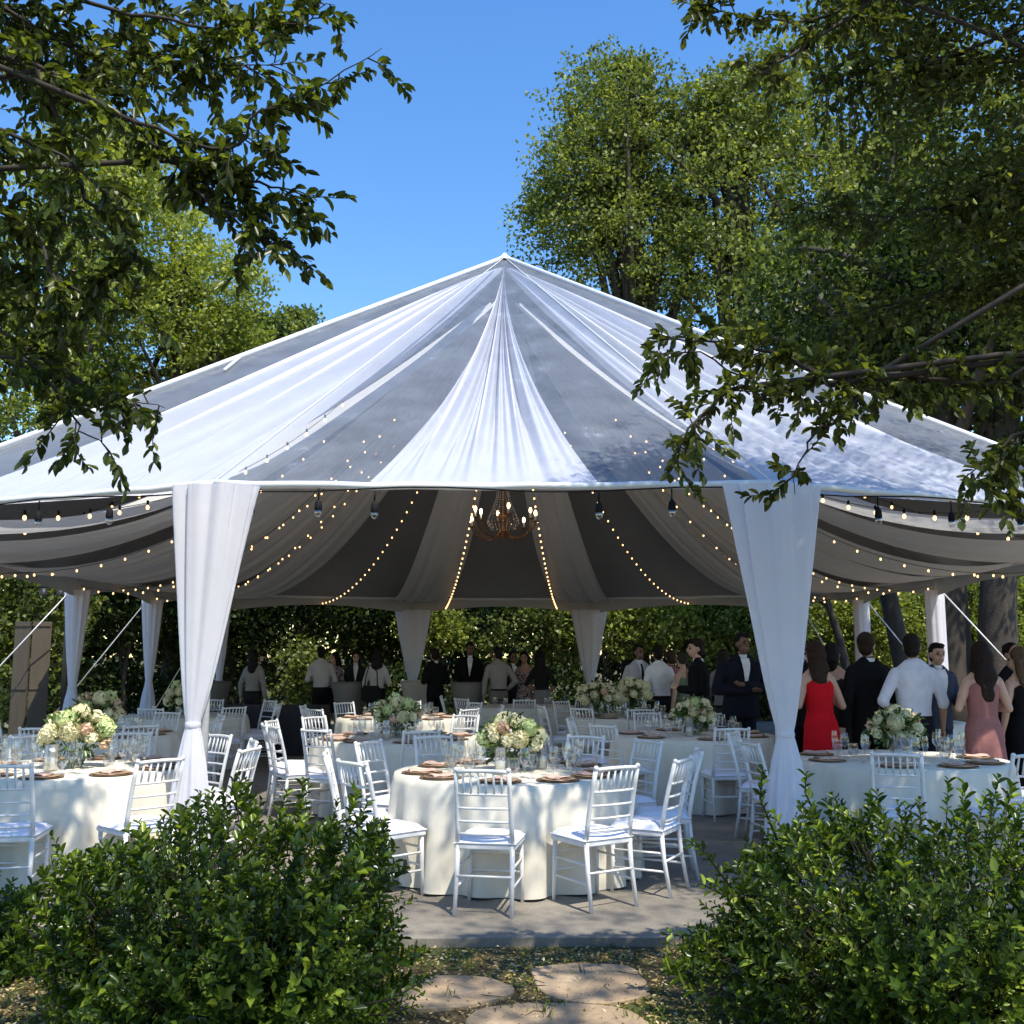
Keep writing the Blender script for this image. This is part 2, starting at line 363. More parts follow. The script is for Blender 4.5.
# ------------------------------------------------------------------ the tent
PEAK = V3((-.12, 15.9, 8.02)); EZ = 2.95
VT = [(-2.3, 7.8), (-6.1, 9.2), (-7.5, 12.8), (-7.2, 17), (-7.0, 20), (-6.3, 22.3), (-2.3, 24), (1.8, 24), (6.2, 22.3), (6.8, 20), (7.0, 17), (7.25, 12.8), (5.85, 9.2), (2.0, 7.8)]
VT = [V3((x, y, EZ)) for x, y in VT]; NV = len(VT)
tent = empty('marquee_tent', (-.12, 15.9, 0)); O = V3((-.12, 15.9, 0))
tag(tent, 'large peaked white and clear marquee tent with draped ceiling standing on the patio', 'tent')
def tri_panel(A, B, sag=.12, nu=14, nv=10, lift=0):
    b = MB()
    def fn(u, v):
        e = A.lerp(B, v); e = e-V3((0, 0, .0)); p = PEAK.lerp(e, u)
        s = sag*math.sin(PI*u)*math.sin(PI*v) ; inn = .10*u*math.sin(PI*v)    # eave curved inwards a little
        nrm = (B-A).normalized().cross(PEAK-A).normalized()
        if nrm.z < 0: nrm = -nrm
        return p - nrm*s + V3((0, 0, lift))
    b.grid(lambda u, v: fn(u, v)-O, nu, nv); return b
for i in range(NV):
    A, B = VT[i], VT[(i+1) % NV]
    clear = i in (0, 12, 13)
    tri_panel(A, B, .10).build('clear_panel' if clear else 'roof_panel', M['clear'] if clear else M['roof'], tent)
def lp(p): return V3(p)-O
for i in range(NV):                                   # hips, eave beams, posts, valances
    A, B = VT[i], VT[(i+1) % NV]
    b = MB(); b.tube([lp(PEAK+V3((0, 0, .02))), lp(A+V3((0, 0, .02)))], .034 if i in (1, 12) else (.007 if i in (0, 13) else .02), 8); b.build('hip_seam', M['seam'], tent)
    b = MB(); K = 14
    b.tube([lp(A.lerp(B, k/K)+V3((0, 0, -.02*math.sin(PI*k/K)+.006*math.sin(k*2.3+i)))) for k in range(K+1)], .03, 8); b.build('eave_beam', M['seam'], tent)
    b = MB(); b.tube([(A.x-O.x, A.y-O.y, 0), (A.x-O.x, A.y-O.y, EZ-.03)], .035, 10); b.tube([(A.x-O.x, A.y-O.y, 0), (A.x-O.x, A.y-O.y, .015)], .10, 12)
    b.build('post', M['metal'], tent)
    if i not in (0, 12, 13):
        b = MB(); Ln = (B-A).length; nrm = (B-A).cross(V3((0, 0, 1))).normalized()
        def fn(u, v):
            p = A.lerp(B, v); zb = EZ-.36+.17*math.sin(PI*v)
            z = EZ+(zb-EZ)*u; return p+nrm*(.012*math.sin(v*Ln*9)*u)-V3((0, 0, EZ-z))-O
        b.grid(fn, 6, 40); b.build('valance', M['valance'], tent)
# clear vinyl edging strip and finial ring
b = MB(); b.lathe([(.01, .09), (.03, .08), (.05, .04), (.10, .01), (.14, -.05)], 16, lp(PEAK)); b.build('peak_cap', M['seam'], tent)
b = MB(); S1 = PEAK.lerp(VT[1], .54)+V3((0, 0, .02)); S2 = PEAK.lerp(VT[1].lerp(VT[0], .115), .595)+V3((0, 0, -.01)); b.tube([lp(S1), lp(S2)], .02, 6); b.build('panel_seam', M['seam'], tent)
# big roof drapes just under the clear panels
def roof_drape(fa, fb, pw, folds, sag, amp, seed, low=.06):
    b = MB(); nv = 150; nu = 36
    ph = [mnoise.noise((seed, k*.7, 0))*6 for k in range(6)]
    A, B = None, None
    def fn(u, v):
        u2 = u; e0, e1, F = fa, fb, u**pw
        mid = (e0+e1)/2; wv = e0.lerp(e1, v)
        c = PEAK.lerp(mid, u); half = (wv-mid)*F/max(u, 1e-4)*u
        p = c+half
        f = .5*math.sin(2*PI*folds*v+ph[0]+1.2*math.sin(3*v+ph[1]))+.38*math.sin(2*PI*folds*1.83*v+ph[2]+u*1.3)+.25*math.sin(2*PI*folds*3.7*v+ph[3])-.25
        a = amp*(math.sin(PI*min(1, u*1.02))**.6*.8+.2*(1-u)*u)*(1-.25*u)
        z = -low*(1-.75*u)-.05*(1-u)-sag*math.sin(PI*u)*(.75+.25*math.sin(PI*v))
        return p+V3((0, 0, z+a*f))-O
    b.grid(fn, nu, nv); return b
fl, fr = VT[0], VT[13]; eB = V3((0, .05, -.02))
roof_drape(fl.lerp(fr, .265)+eB, fl.lerp(fr, .70)+eB, 1.75, 4.3, .12, .26, 1.3).build('roof_drape', M['drape'], tent)
roof_drape(VT[0].lerp(VT[1], .01)+eB, VT[0].lerp(VT[1], .80)+eB, 1.12, 3.9, .16, .34, 2.7, .10).build('roof_drape', M['drape'], tent)
roof_drape(VT[13].lerp(VT[12], .01)+eB, VT[13].lerp(VT[12], .80)+eB, 1.12, 3.9, .16, .34, 4.1, .10).build('roof_drape', M['drape'], tent)
# inner swags from the crown ring to every post
def swag(end, w0, w1, sag, seed, start_z=7.15):
    s = PEAK+(V3((end.x, end.y, 0))-V3((PEAK.x, PEAK.y, 0))).normalized()*.35; s.z = start_z
    ax = (V3((end.x, end.y, 0))-V3((s.x, s.y, 0))).normalized(); side = V3((-ax.y, ax.x, 0)); b = MB()
    def fn(u, v):
        c = s.lerp(end, u); c.z -= sag*4*u*(1-u)*(.65+.5*u); wv = w0+(w1-w0)*math.sin(PI/2*min(1, u*1.15))
        x = (v-.5); f = math.sin(v*PI*7+seed)*.5+.35*math.sin(v*PI*13+seed*2+u)
        return c+side*x*wv+V3((0, 0, -.14*(1-4*x*x)*math.sin(PI*u)+.035*f))-O
    b.grid(fn, 30, 36); return b
for i in range(1, 13):
    swag(VT[i]+V3((0, 0, -.03)), .3, 1.15 if 4 < i < 9 else 1.4, 1.15, i*1.7).build('ceiling_swag', M['swag'], tent)
for i, j in ((1, 2), (11, 12), (2, 3), (10, 11)):
    swag(VT[i].lerp(VT[j], .5)+V3((0, 0, -.04)), .25, 1.3, 1.2, i*1.3+.5).build('ceiling_swag', M['swag'], tent)
# guy straps
for a, out in ((VT[3], (-2.2, -.6)), (VT[4], (-2.3, .3)), (VT[5], (-2.0, 1.2)), (VT[10], (2.2, -.6)), (VT[9], (2.3, .3)), (VT[8], (2.0, 1.4)), (VT[2], (-2.2, -.5))):
    b = MB(); e = V3((a.x+out[0], a.y+out[1], 0)); m_ = a-V3((0, 0, .12)); b.tube([m_, e], .013, 4); s = b.build('guy_strap', M['metal'])
    for v in s.data.vertices: v.co = v.co-O
    s.parent = tent; CH.setdefault(tent.name, []).append(s)

# ------------------------------------------------------------------ post curtains
def curtain(x, y, ztop, wtop, dtop, ztie, rt, wbot, label, tie_dx=0, folds=9, seed=0, straight=False, nz=44, na=150):
    root = empty('post_curtain', (x, y, 0)); tag(root, label, 'curtain', 'white curtains tied round the tent posts')
    b = MB()
    def fn(u, v):
        z = ztop*(1-u)+.006*u
        if straight: wv = wtop; dp = dtop; cx = 0; gather = .35
        elif z > ztie:
            t = (z-ztie)/(ztop-ztie); s = 1-(1-t)**1.55; s = t**.78; wv = rt+(wtop-rt)*s; dp = rt*.9+(dtop-rt*.9)*s; cx = tie_dx*(1-t)**.9; gather = .25+.75*t
        else:
            t = (ztie-z)/ztie; s = math.sin(PI/2*min(1, t*1.3))**.8; wv = rt+(wbot-rt)*s; dp = rt*.9+(wbot*.7-rt*.9)*s; cx = tie_dx*(1+.15*t); gather = .4+.6*t
        a = 2*PI*v; f = math.sin(a*folds+seed+.5*math.sin(2*a))+.45*math.sin(a*(folds*1.7//1)+seed*2+z)
        k = 1+.13*f*gather*(1 if wv > .1 else .5)
        if z > ztop-.05: k *= 1+.03*math.sin(a*40)
        return (cx+wv*k*math.cos(a), dp*k*math.sin(a), z)
    b.grid(fn, nz, na, closed=True); b.build('fabric', M['curtain'], root)
    if not straight:
        b = MB(); b.lathe([(rt*1.12, -.022), (rt*1.22, -.012), (rt*1.22, .012), (rt*1.12, .022)], 20, (tie_dx, 0, ztie)); b.build('tie_band', M['curtain'], root)
    return root
curtain(-2.26, 7.72, 2.92, .30, .12, 1.13, .048, .15, 'white tied-back curtain on the front left post beside the left table', tie_dx=-.10, seed=.4)
curtain(1.98, 7.72, 2.92, .33, .13, 1.06, .055, .165, 'white tied-back curtain on the front right post, dappled with sun', tie_dx=.04, seed=2.1)
cl = {2: ('white curtain at the left side post outside the picture edge', 0), 3: ('grey-looking shaded curtain tied low on the leftmost visible side post', 0), 4: ('shaded curtain tied low on the second side post from the left', 0),
      5: ('shaded curtain on the back left corner post hidden behind the front left curtain', 0), 6: ('short pointed curtain gathered on the back post left of the chandelier', 1), 7: ('short pointed curtain gathered on the back post right of the chandelier', 1),
      8: ('straight white sleeve on the back right corner post beside the front right curtain', 2), 9: ('straight white sleeve on the side post behind the man in the black suit', 2), 10: ('sunlit straight white sleeve on the side post behind the man in the white shirt', 2), 11: ('straight white sleeve on the right side post nearest the picture edge', 2)}
for i, (lab, k) in cl.items():
    p = VT[i]
    if k == 0: curtain(p.x, p.y, 2.7, .19, .12, 1.12, .06, .16, lab, seed=i, nz=26, na=60)
    if k == 1: curtain(p.x, p.y, 2.68, .40, .16, .95, .06, .10, lab, seed=i, nz=26, na=60, tie_dx=.0)
    if k == 2: curtain(p.x, p.y, 2.7, .15, .15, 1, .1, .2, lab, seed=i, straight=True, nz=10, na=50)

# ------------------------------------------------------------------ string lights
bm_ = MB(); bm_.sphere((0, 0, -.02), (.022, .022, .028), 8, 6); BULB = bm_.mesh('bulb')
sm_ = MB(); sm_.lathe([(.0, .035), (.012, .034), (.014, 0), (.009, -.004)], 8); SOCK = sm_.mesh('socket')
BULB.materials.append(M['bulb']); SOCK.materials.append(M['black'])
def string_light(a, e, sag, n, label, scale=1, mat='bulb', group='warm string lights under the tent roof', off=.0):
    root = empty('string_light', a); tag(root, label, 'string light', group); a = V3(a); e = V3(e); b = MB(); K = 24; pts = []
    for k in range(K+1):
        t = k/K; pts.append(V3(((e-a).x*t, (e-a).y*t, (e-a).z*t-sag*4*t*(1-t))))
    b.tube(pts, .004, 4); b.build('cable', M['wire'], root)
    for k in range(n):
        t = (k+.6)/n; p = V3(((e-a).x*t, (e-a).y*t, (e-a).z*t-sag*4*t*(1-t)))
        o = link('bulb', BULB, None, root); o.location = p-V3((0, 0, .03)); o.scale = (scale,)*3
        if scale > .75:
            q = link('socket', SOCK, None, root); q.location = p-V3((0, 0, .012))
    return root
names = {(0, 1): 'front left clear side', (1, 2): 'left side nearest the picture edge', (2, 3): 'left side before the leftmost curtain', (3, 4): 'left side between the two shaded curtains', (4, 5): 'left side behind the front left curtain',
         (5, 6): 'back left stretch of valance', (7, 8): 'back right stretch of valance', (8, 9): 'right side behind the front right curtain', (9, 10): 'right side above the group of guests',
         (10, 11): 'right side past the sunlit sleeve', (11, 12): 'right side nearest the picture edge', (12, 13): 'front right clear side'}
for (i, j), nm in names.items():
    e = VT[i].lerp(VT[j], .5)+V3((0, 0, -.12)); fr_ = i in (0, 1, 11, 12); s = PEAK+(e-PEAK)*(.46 if fr_ else .24); s.z = 4.9 if fr_ else 5.7
    sc = .8 if fr_ else (.72 if i in (2, 10) else .66)
    string_light(s, e, .45 if fr_ else .72, 14 if fr_ else (21 if i not in (5, 7) else 28), 'warm bulb string sweeping from the peak to the '+nm, sc)
for i, nm in ((6, 'left'), (7, 'right')):
    e = VT[i]+V3((.75 if i == 6 else -.75, -.05, -.2)); s = PEAK+V3((-.25 if i == 6 else .3, .3, 0)); s.z = 5.6
    string_light(s, e, .55, 34, 'tight warm bulb string curving down to the short back curtain on the '+nm, .75)
for i, nm in ((3, 'leftmost tied shaded curtain'), (4, 'second tied shaded curtain'), (2, 'left post outside the picture'), (11, 'right post outside the picture'), (9, 'sleeve behind the black suit'), (10, 'sunlit side sleeve')):
    e = VT[i]+V3((0, 0, -.16)); s = PEAK+(e-PEAK)*.3; s.z = 5.3
    string_light(s, e, .95, 19, 'low hanging warm bulb string ending at the '+nm, .66)
# festoon of clear bulbs with black sockets on the front eave
fb = MB(); fb.sphere((0, 0, -.075), (.032, .032, .04), 10, 8); fb.lathe([(.014, -.04), (.02, -.05), (.03, -.065)], 10); FB = fb.mesh('festoon_bulb'); FB.materials.append(M['clearbulb'])
fk = MB(); fk.lathe([(.0, .0), (.007, 0), (.008, -.01), (.016, -.014), (.019, -.045), (.017, -.06), (.012, -.062)], 10); fk.tube([(0, 0, 0), (0, 0, .05)], .004, 5); FK = fk.mesh('festoon_socket'); FK.materials.append(M['black'])
def festoon(A, B, ts, label):
    root = empty('festoon_light', A); tag(root, label, 'string light', 'unlit festoon bulbs along the front eave'); b = MB()
    pts = [(B-A)*(k/12)+V3((0, -.03, -.05-.02*math.sin(k*PI/3))) for k in range(13)]; b.tube(pts, .006, 5); b.build('cable', M['black'], root)
    for t in ts:
        p = (B-A)*t+V3((0, -.04, -.13-.012*math.sin(t*30)))
        o = link('socket', FK, None, root); o.location = p; q = link('bulb', FB, None, root); q.location = p; o.scale = (1.6,)*3; q.scale = (.95,)*3; q.location.z -= .035
    return root
festoon(VT[0], VT[1], (.04, .24, .42, .60, .78, .93), 'unlit festoon with black sockets along the left stretch of the eave')
festoon(VT[0], VT[13], (.07, .19, .29, .69, .82, .96), 'unlit festoon of clear bulbs under the straight front eave')
festoon(VT[13], VT[12], (.06, .24, .42, .60, .78, .93), 'unlit festoon with black sockets along the right stretch of the eave')

# ------------------------------------------------------------------ chandelier
chd = empty('chandelier', (-.14, 15.9, 3.45)); tag(chd, 'copper candle chandelier with crystal chains hanging under the tent peak', 'chandelier')
b = MB(); b.lathe([(.0, 0), (.04, .01), (.07, .06), (.04, .12), (.03, .2), (.06, .28), (.1, .34), (.05, .4), (.025, .5), (.03, .8), (.05, .84), (.02, .88)], 12); b.tube([(0, 0, .85), (0, 0, 3.6)], .012, 6); b.build('frame', M['brass'], chd)
for k in range(8):
    a = 2*PI*k/8+.2; c, s = math.cos(a), math.sin(a); rr = .60 if k % 2 else .44; zz = .20 if k % 2 else .30
    b = MB(); b.tube([(c*r_, s*r_, z_) for r_, z_ in ((.05, .1), (rr*.35, -.02), (rr*.7, .02), (rr*.95, .13), (rr, zz))], [.014, .014, .012, .011, .010], 6); b.lathe([(.0, 0), (.055, .01), (.06, .025)], 10, (c*rr, s*rr, zz)); o = b.build('arm', M['brass'], chd)
    b = MB(); b.tube([(c*rr, s*rr, zz+.02), (c*rr, s*rr, zz+.11)], .012, 8); b.build('candle', M['wax'], o)
    b = MB(); b.sphere((c*rr, s*rr, zz+.15), (.022, .022, .045), 8, 6); b.build('flame_bulb', M['flame'], o)
b = MB()
for k in range(16):
    a = 2*PI*k/16
    for j in range(14):
        t = j/13; r_ = .09+.16*t**1.6; z_ = .78-.5*t; b.sphere((r_*math.cos(a), r_*math.sin(a), z_), .011, 5, 4)
for k in range(24):
    a = 2*PI*k/24; r_ = .25
    for j in range(3): b.sphere((r_*math.cos(a)*(1-.1*j), r_*math.sin(a)*(1-.1*j), .24-.045*j), (.008, .008, .018), 5, 4)
b.build('crystal_chain', M['crystal'], chd)

# ------------------------------------------------------------------ chairs
def make_chair():
    root = empty('ballroom_chair')
    w2 = .2; zs = .43
    b = MB(); b.box((0, 0, zs-.012), (.40, .40, .036)); b.build('seat', M['chair'], root, sm=False, bevel=.008)
    b = MB()
    def cf(u, v):
        x = (v-.5)*2; y = (u-.5)*2; r = (abs(x)**5+abs(y)**5); return (x*.205, y*.205, zs+.012+.042*max(0, 1-r)**.35)
    b.grid(cf, 14, 14); b.box((0, 0, zs+.011), (.385, .385, .008)); b.build('cushion', M['cushion'], root)
    for sx in (-1, 1):
        b = MB(); b.tube([(sx*.175, .175, zs-.02), (sx*.178, .18, .2), (sx*.182, .186, 0)], [.0165, .015, .0125], 8); b.build('leg', M['chair'], root)
        b = MB(); b.tube([(sx*.178, -.185, zs), (sx*.18, -.20, .25), (sx*.185, -.245, 0)], [.017, .016, .0135], 8); b.build('leg', M['chair'], root)
    k = MB()
    def by(z): return -.185-.11*((z-zs)/.49)**1.3
    for sx in (-1, 1): k.tube([(sx*(.178-.012*(z-zs)), by(z), z) for z in (zs, .55, .68, .8, .905)], [.017, .0165, .016, .0155, .015], 8); k.sphere((sx*.172, by(.915), .912), .018, 8, 6)
    def rail(z, r, bow=.02): k.tube([(x, by(z)-bow*(1-(x/.175)**2), z+(.008*(1-(x/.175)**2) if z > .89 else 0)) for x in (-.175, -.12, -.06, 0, .06, .12, .175)], r, 6)
    rail(.90, .014); rail(.755, .010); rail(.665, .009); rail(.58, .009); rail(.50, .009)
    for i in range(6):
        x = -.125+.05*i; bw = -.02*(1-(x/.175)**2)
        k.tube([(x, by(.755)+bw, .755), (x, by(.83)+bw, .83), (x, by(.90)+bw, .90)], [.0065, .009, .0065], 6)
    k.build('backrest', M['chair'], root)
    k = MB()
    for z in (.17, .29):
        for sx in (-1, 1): k.tube([(sx*.18, .183, z), (sx*.182, -.21, z)], .0085, 6)
        k.tube([(-.18, .183, z+.03), (.18, .183, z+.03)], .0085, 6)
    k.tube([(-.182, -.212, .24), (.182, -.212, .24)], .0085, 6); k.build('stretcher', M['chair'], root)
    return root
CH0 = make_chair(); ch_used = [False]
def chair(x, y, ang, label, group):
    o = CH0 if not ch_used[0] else copy_tree(CH0); ch_used[0] = True
    o.location = (x, y, 0); o.rotation_euler = (0, 0, ang); tag(o, label, 'chair', group); return o

# ------------------------------------------------------------------ tableware prototypes
b = MB(); b.lathe([(.0, .002), (.034, .002), (.035, .005), (.008, .010), (.0045, .02), (.0045, .085), (.012, .095), (.032, .115), (.040, .145), (.037, .185), (.031, .215)], 14); G_WINE = b.mesh('wine'); G_WINE.materials.append(M['glass'])
b = MB(); b.lathe([(.0, .002), (.032, .002), (.033, .005), (.007, .010), (.004, .02), (.004, .10), (.016, .115), (.026, .15), (.026, .2), (.022, .235)], 12); G_FL = b.mesh('flute'); G_FL.materials.append(M['glass'])
b = MB(); b.lathe([(.0, .002), (.036, .002), (.037, .006), (.012, .012), (.009, .03), (.025, .045), (.041, .07), (.044, .11), (.041, .15)], 14); G_GOB = b.mesh('goblet'); G_GOB.materials.append(M['glass'])
b = MB(); b.lathe([(.0, .09), (.043, .091)], 14); b.lathe([(.024, .048), (.040, .072), (.0425, .091)], 14); G_WAT = b.mesh('water'); G_WAT.materials.append(M['water'])
b = MB(); b.lathe([(.0, .003), (.12, .003), (.155, .011), (.158, .008), (.12, .0005)], 36); CHG = b.mesh('charger'); CHG.materials.append(M['charger'])
b = MB(); b.lathe([(.0, .010), (.085, .010), (.125, .018), (.128, .014), (.085, .006)], 32); PLT = b.mesh('plate'); PLT.materials.append(M['plate'])
b = MB()
b.grid(lambda u, v: ((v-.5)*.11, (u-.5)*.20, .0 + .016*(1-(2*v-1)**4)*(1-.3*u)+.004*math.sin(u*9)), 10, 8); b.box((0, 0, .001), (.105, .195, .002)); NAP = b.mesh('napkin'); NAP.materials.append(M['napkin'])
b = MB(); b.lathe([(.0, .002), (.042, .002), (.045, .01), (.045, .20), (.042, .20), (.042, .012), (0, .012)], 18); CYL = b.mesh('cylinder'); CYL.materials.append(M['glass'])
b = MB(); b.lathe([(.0, .013), (.033, .013), (.033, .10), (.0, .105)], 14); b.tube([(0, 0, .105), (0, 0, .118)], .0015, 4); CAN = b.mesh('candle'); CAN.materials.append(M['wax'])
def petal_ball(name, r, n, pl, mat, seed, open_=.35):
    g = np.random.default_rng(seed); i = np.arange(n)+.5; ph = np.arccos(1-1.75*i/n); th = PI*(1+5**.5)*i
    d = np.stack([np.cos(th)*np.sin(ph), np.sin(th)*np.sin(ph), np.cos(ph)], 1)
    up = np.array([0, 0, 1.0]); tang = up-d*(d@up)[:, None]+g.normal(size=d.shape)*.25
    D = tang+d*open_; P = d*r*.78*np.array([1, 1, .8])-tang*pl*.45
    me = leaf_mesh(name, P, D, d+g.normal(size=d.shape)*.12, pl*g.uniform(.85, 1.15, n), pl*1.15, fold=.22); 
    me.materials.append(M[mat]); core = MB(); 
    bm = bmesh.new(); bm.from_mesh(me); c = MB(); c.sphere((0, 0, 0), (r*.74, r*.74, r*.6), 10, 7); cm = c.mesh('c'); bm.from_mesh(cm); bm.to_mesh(me); bm.free(); bpy.data.meshes.remove(cm); smooth(me); return me
HYD = petal_ball('hydrangea_cream', .075, 90, .030, 'cream', 1); HYG = petal_ball('hydrangea_green', .075, 90, .030, 'green_petal', 2)
ROSE = petal_ball('rose_cream', .045, 26, .040, 'cream', 3, .2); ROSP = petal_ball('rose_peach', .045, 26, .040, 'peach', 4, .2)
def centrepiece(x, y, z, label, seed, s=1.0, tall=.10, dark=False):
    g = np.random.default_rng(seed); root = empty('flower_centrepiece', (x, y, z)); tag(root, label, 'flower arrangement', 'flower centrepieces on the dining tables')
    b = MB(); b.lathe([(.0, .002), (.055, .002), (.06, .01), (.065*1.1, tall+.03), (.06, tall+.03), (.05, .015), (0, .012)], 18); b.build('vase', M['glass'], root)
    b = MB(); 
    for k in range(14):
        a = g.uniform(0, 2*PI); b.tube([(0.03*math.cos(a+2), .03*math.sin(a+2), .015), (.03*math.cos(a), .03*math.sin(a), tall+.02), (.12*math.cos(a), .12*math.sin(a), tall+.12)], .003, 4)
    b.build('stem', M['flower_leaf'], root)
    n = int(330); d = rand_dirs(n, .35, g); rr = g.uniform(.5, 1.12, n)[:, None]*np.array([.23, .19, .17])*s; P = d*rr+np.array([0, 0, tall+.13*s]); P[:, 2] = np.maximum(P[:, 2], .03)
    link('foliage', leaf_mesh('foliage', P, d+rand_dirs(n, 0, g)*.6, rand_dirs(n, .6, g), .055*g.uniform(.6, 1.3, n), .028), M['flower_leaf'], root)
    k = 0; placed = []
    for t in range(400):
        if k >= 20: break
        dd = rand_dirs(1, .35, g)[0]
        if dd[2] < -.35: continue
        kind = g.choice([0, 1, 2, 3], p=[.44, .15, .33, .08]); me = (HYD, HYG, ROSE, ROSP)[kind]; r = (.07 if kind < 2 else .045)*s
        p = dd*np.array([.215, .18, .155])*s+np.array([0, 0, tall+.14*s])
        if any(np.linalg.norm(p-q) < (r+r2)*.78 for q, r2 in placed): continue
        placed.append((p, r)); o = link('hydrangea' if kind < 2 else 'rose', me, None, root); o.location = p; o.scale = (s*g.uniform(.85, 1.1),)*3
        o.rotation_euler = V3(dd).to_track_quat('Z', 'Y').to_euler(); k += 1
    return root

SECT = ['right side', 'far right side', 'far side', 'far left side', 'left side', 'near left side', 'near side', 'near right side']
def where(a, pool):
    k = int(round((a % 360)/45)) % 8; s = SECT[k]; n = pool.get(s, 0); pool[s] = n+1
    return s if n == 0 else (s+' second seat' if n == 1 else s+' third seat')
def round_table(x, y, tn, angles, glass=3, seed=0, flowers=1.0, color='cloth', fl_off=(0, 0), plates=True, cyl=2):
    g = np.random.default_rng(seed+50); Rt = .9
    t = empty('round_table', (x, y, 0)); tag(t, 'round banquet table hidden under white linen, the '+tn, 'table', 'round banquet tables')
    b = MB(); b.lathe([(0, .718), (Rt-.01, .718), (Rt, .724), (Rt, .738), (Rt-.01, .742), (0, .742)], 48); b.build('tabletop', M['wood'], t)
    for k in range(4):
        a = PI/4+k*PI/2; b = MB(); b.tube([(.55*math.cos(a), .55*math.sin(a), .72), (.6*math.cos(a), .6*math.sin(a), 0)], .016, 6); b.build('leg', M['dark'], t)
    b = MB(); nf = 17+seed % 4; nt_ = 240
    ph = [g.uniform(0, 6.28) for _ in range(4)]
    def fn(u, v):
        a = 2*PI*v
        if u < .3:
            r = (Rt+.004)*u/.3; return (x+r*math.cos(a), y+r*math.sin(a), .7475)
        s = (u-.3)/.7; fo = math.sin(a*nf+1.2*math.sin(a*2+ph[0])+ph[1]); fo = math.copysign(abs(fo)**.75, fo); fo2 = math.sin(a*(nf//2)+ph[2]+s)
        r = Rt+.006+.02*min(1, s*8)+s**.85*(.02+.062*fo+.02*fo2); z = .747-(.747-.012-.008*fo)*s
        if s < .04: z = .7475-.004*s/.04
        return (x+r*math.cos(a), y+r*math.sin(a), z)
    us = 26
    b.grid(fn, us, nt_, closed=True); o = b.build('tablecloth', M[color]); tag(o, 'floor length white linen cloth falling in folds over the '+tn, 'tablecloth', 'white cloths on the round tables')
    pool = {}
    for a in angles:
        wname = where(a, pool); aj = R(a); rr = 1.13+g.uniform(-.03, .05)
        px, py = x+rr*math.cos(aj), y+rr*math.sin(aj)
        chair(px, py, aj+PI/2+g.uniform(-.09, .09), 'white spindle-back chair, %s of %s' % (wname, tn), 'white ballroom chairs round the tables')
        c, s = math.cos(aj), math.sin(aj)
        if plates:
            e = empty('charger_plate', (x+.70*c, y+.70*s, .749), aj); tag(e, 'copper plate on brown charger, %s of %s' % (wname, tn), 'plate', 'place settings')
            link('charger', CHG, None, e); link('plate', PLT, None, e)
            n_ = link('napkin', NAP, None); n_.location = (x+.70*c, y+.70*s, .768); n_.rotation_euler = (0, 0, aj+PI/2); tag(n_, 'folded peach napkin on plate, %s of %s' % (wname, tn), 'napkin', 'folded napkins')
        for gi in range(glass):
            rg = (.50, .44, .53)[gi]; ag = aj+(.13, .32, .40)[gi]+g.uniform(-.03, .03); me, nm, ct = ((G_GOB, 'water_goblet', 'short stemmed water goblet'), (G_WINE, 'wine_glass', 'stemmed wine glass'), (G_FL, 'champagne_flute', 'slim champagne flute'))[gi]
            o = link(nm, me, None); o.location = (x+rg*math.cos(ag), y+rg*math.sin(ag), .749); tag(o, '%s, %s of %s' % (ct, wname, tn), 'glass', 'glassware on the tables')
            if gi == 0 and glass == 3:
                q = link('water', G_WAT, None, o)
    if flowers: centrepiece(x+fl_off[0], y+fl_off[1], .749, 'cream and peach hydrangea centrepiece in the middle of the '+tn, seed+3, flowers)
    for k in range(cyl):
        a = g.uniform(0, 6.28) if k else -1.9; e = empty('candle_holder', (x+fl_off[0]+.27*math.cos(a), y+fl_off[1]+.27*math.sin(a), .749))
        tag(e, 'clear glass cylinder with %s candle beside the flowers of the %s' % (('a cream', 'a second cream')[k], tn), 'candle holder', 'glass candle holders'); link('glass_cylinder', CYL, None, e); link('candle', CAN, None, e)

T = [
 (0.0, 8.15, 'front centre table', (-97, -62, -33, -6, 34, 62, 120, 150, -138, -168), 3, 1, 1.0),
 (-3.5, 8.4, 'front left table', (-86, -46, -8, 22, 56, 92, 128, 165, -160, -122), 3, 2, 1.12),
 (3.35, 9.1, 'front right table', (-111, -70, -35, 5, 150, -164), 3, 3, 1.0),
 (2.05, 11.8, 'middle row right table', (-84, -140, 170, -30, 15, 62, 105), 2, 4, .95),
 (-1.25, 11.4, 'middle row left table', (-75, -118, -148, 172, 200, 140, 20, 60, 100, -25), 2, 5, 1.05),
 (-4.75, 11.9, 'middle row far-left table', (-90, -50, -10, 30, 75, 120, 165), 2, 6, 1.15),
 (-4.9, 15.6, 'back row far-left table', (-90, -45, 0, 45, 90, -140), 1, 7, 1.2),
 (-1.6, 15.0, 'back row left table', (-90, -45, -135, 0, 45, 90, 135, 180), 2, 8, 0),
 (1.75, 15.4, 'back row right table', (-90, -55, -125, -160, 0, 45, 90, 135), 2, 9, 1.35),
 (0.2, 18.4, 'rearmost table', (-90, -135, -45, 180, 0), 1, 10, 0),
 (5.2, 14.2, 'table behind the guests', (-100, -150, -50), 1, 11, 1.0),
]
for (x, y, tn, ang, gl, sd, flw) in T:
    round_table(x, y, tn, ang, gl, sd, flw, cyl=2 if gl == 3 else (1 if gl == 2 and flw else 0), plates=gl > 1)
centrepiece(1.25, 15.2, .749, 'second wide hydrangea centrepiece, on the left part of the back row right table', 77, 1.25)
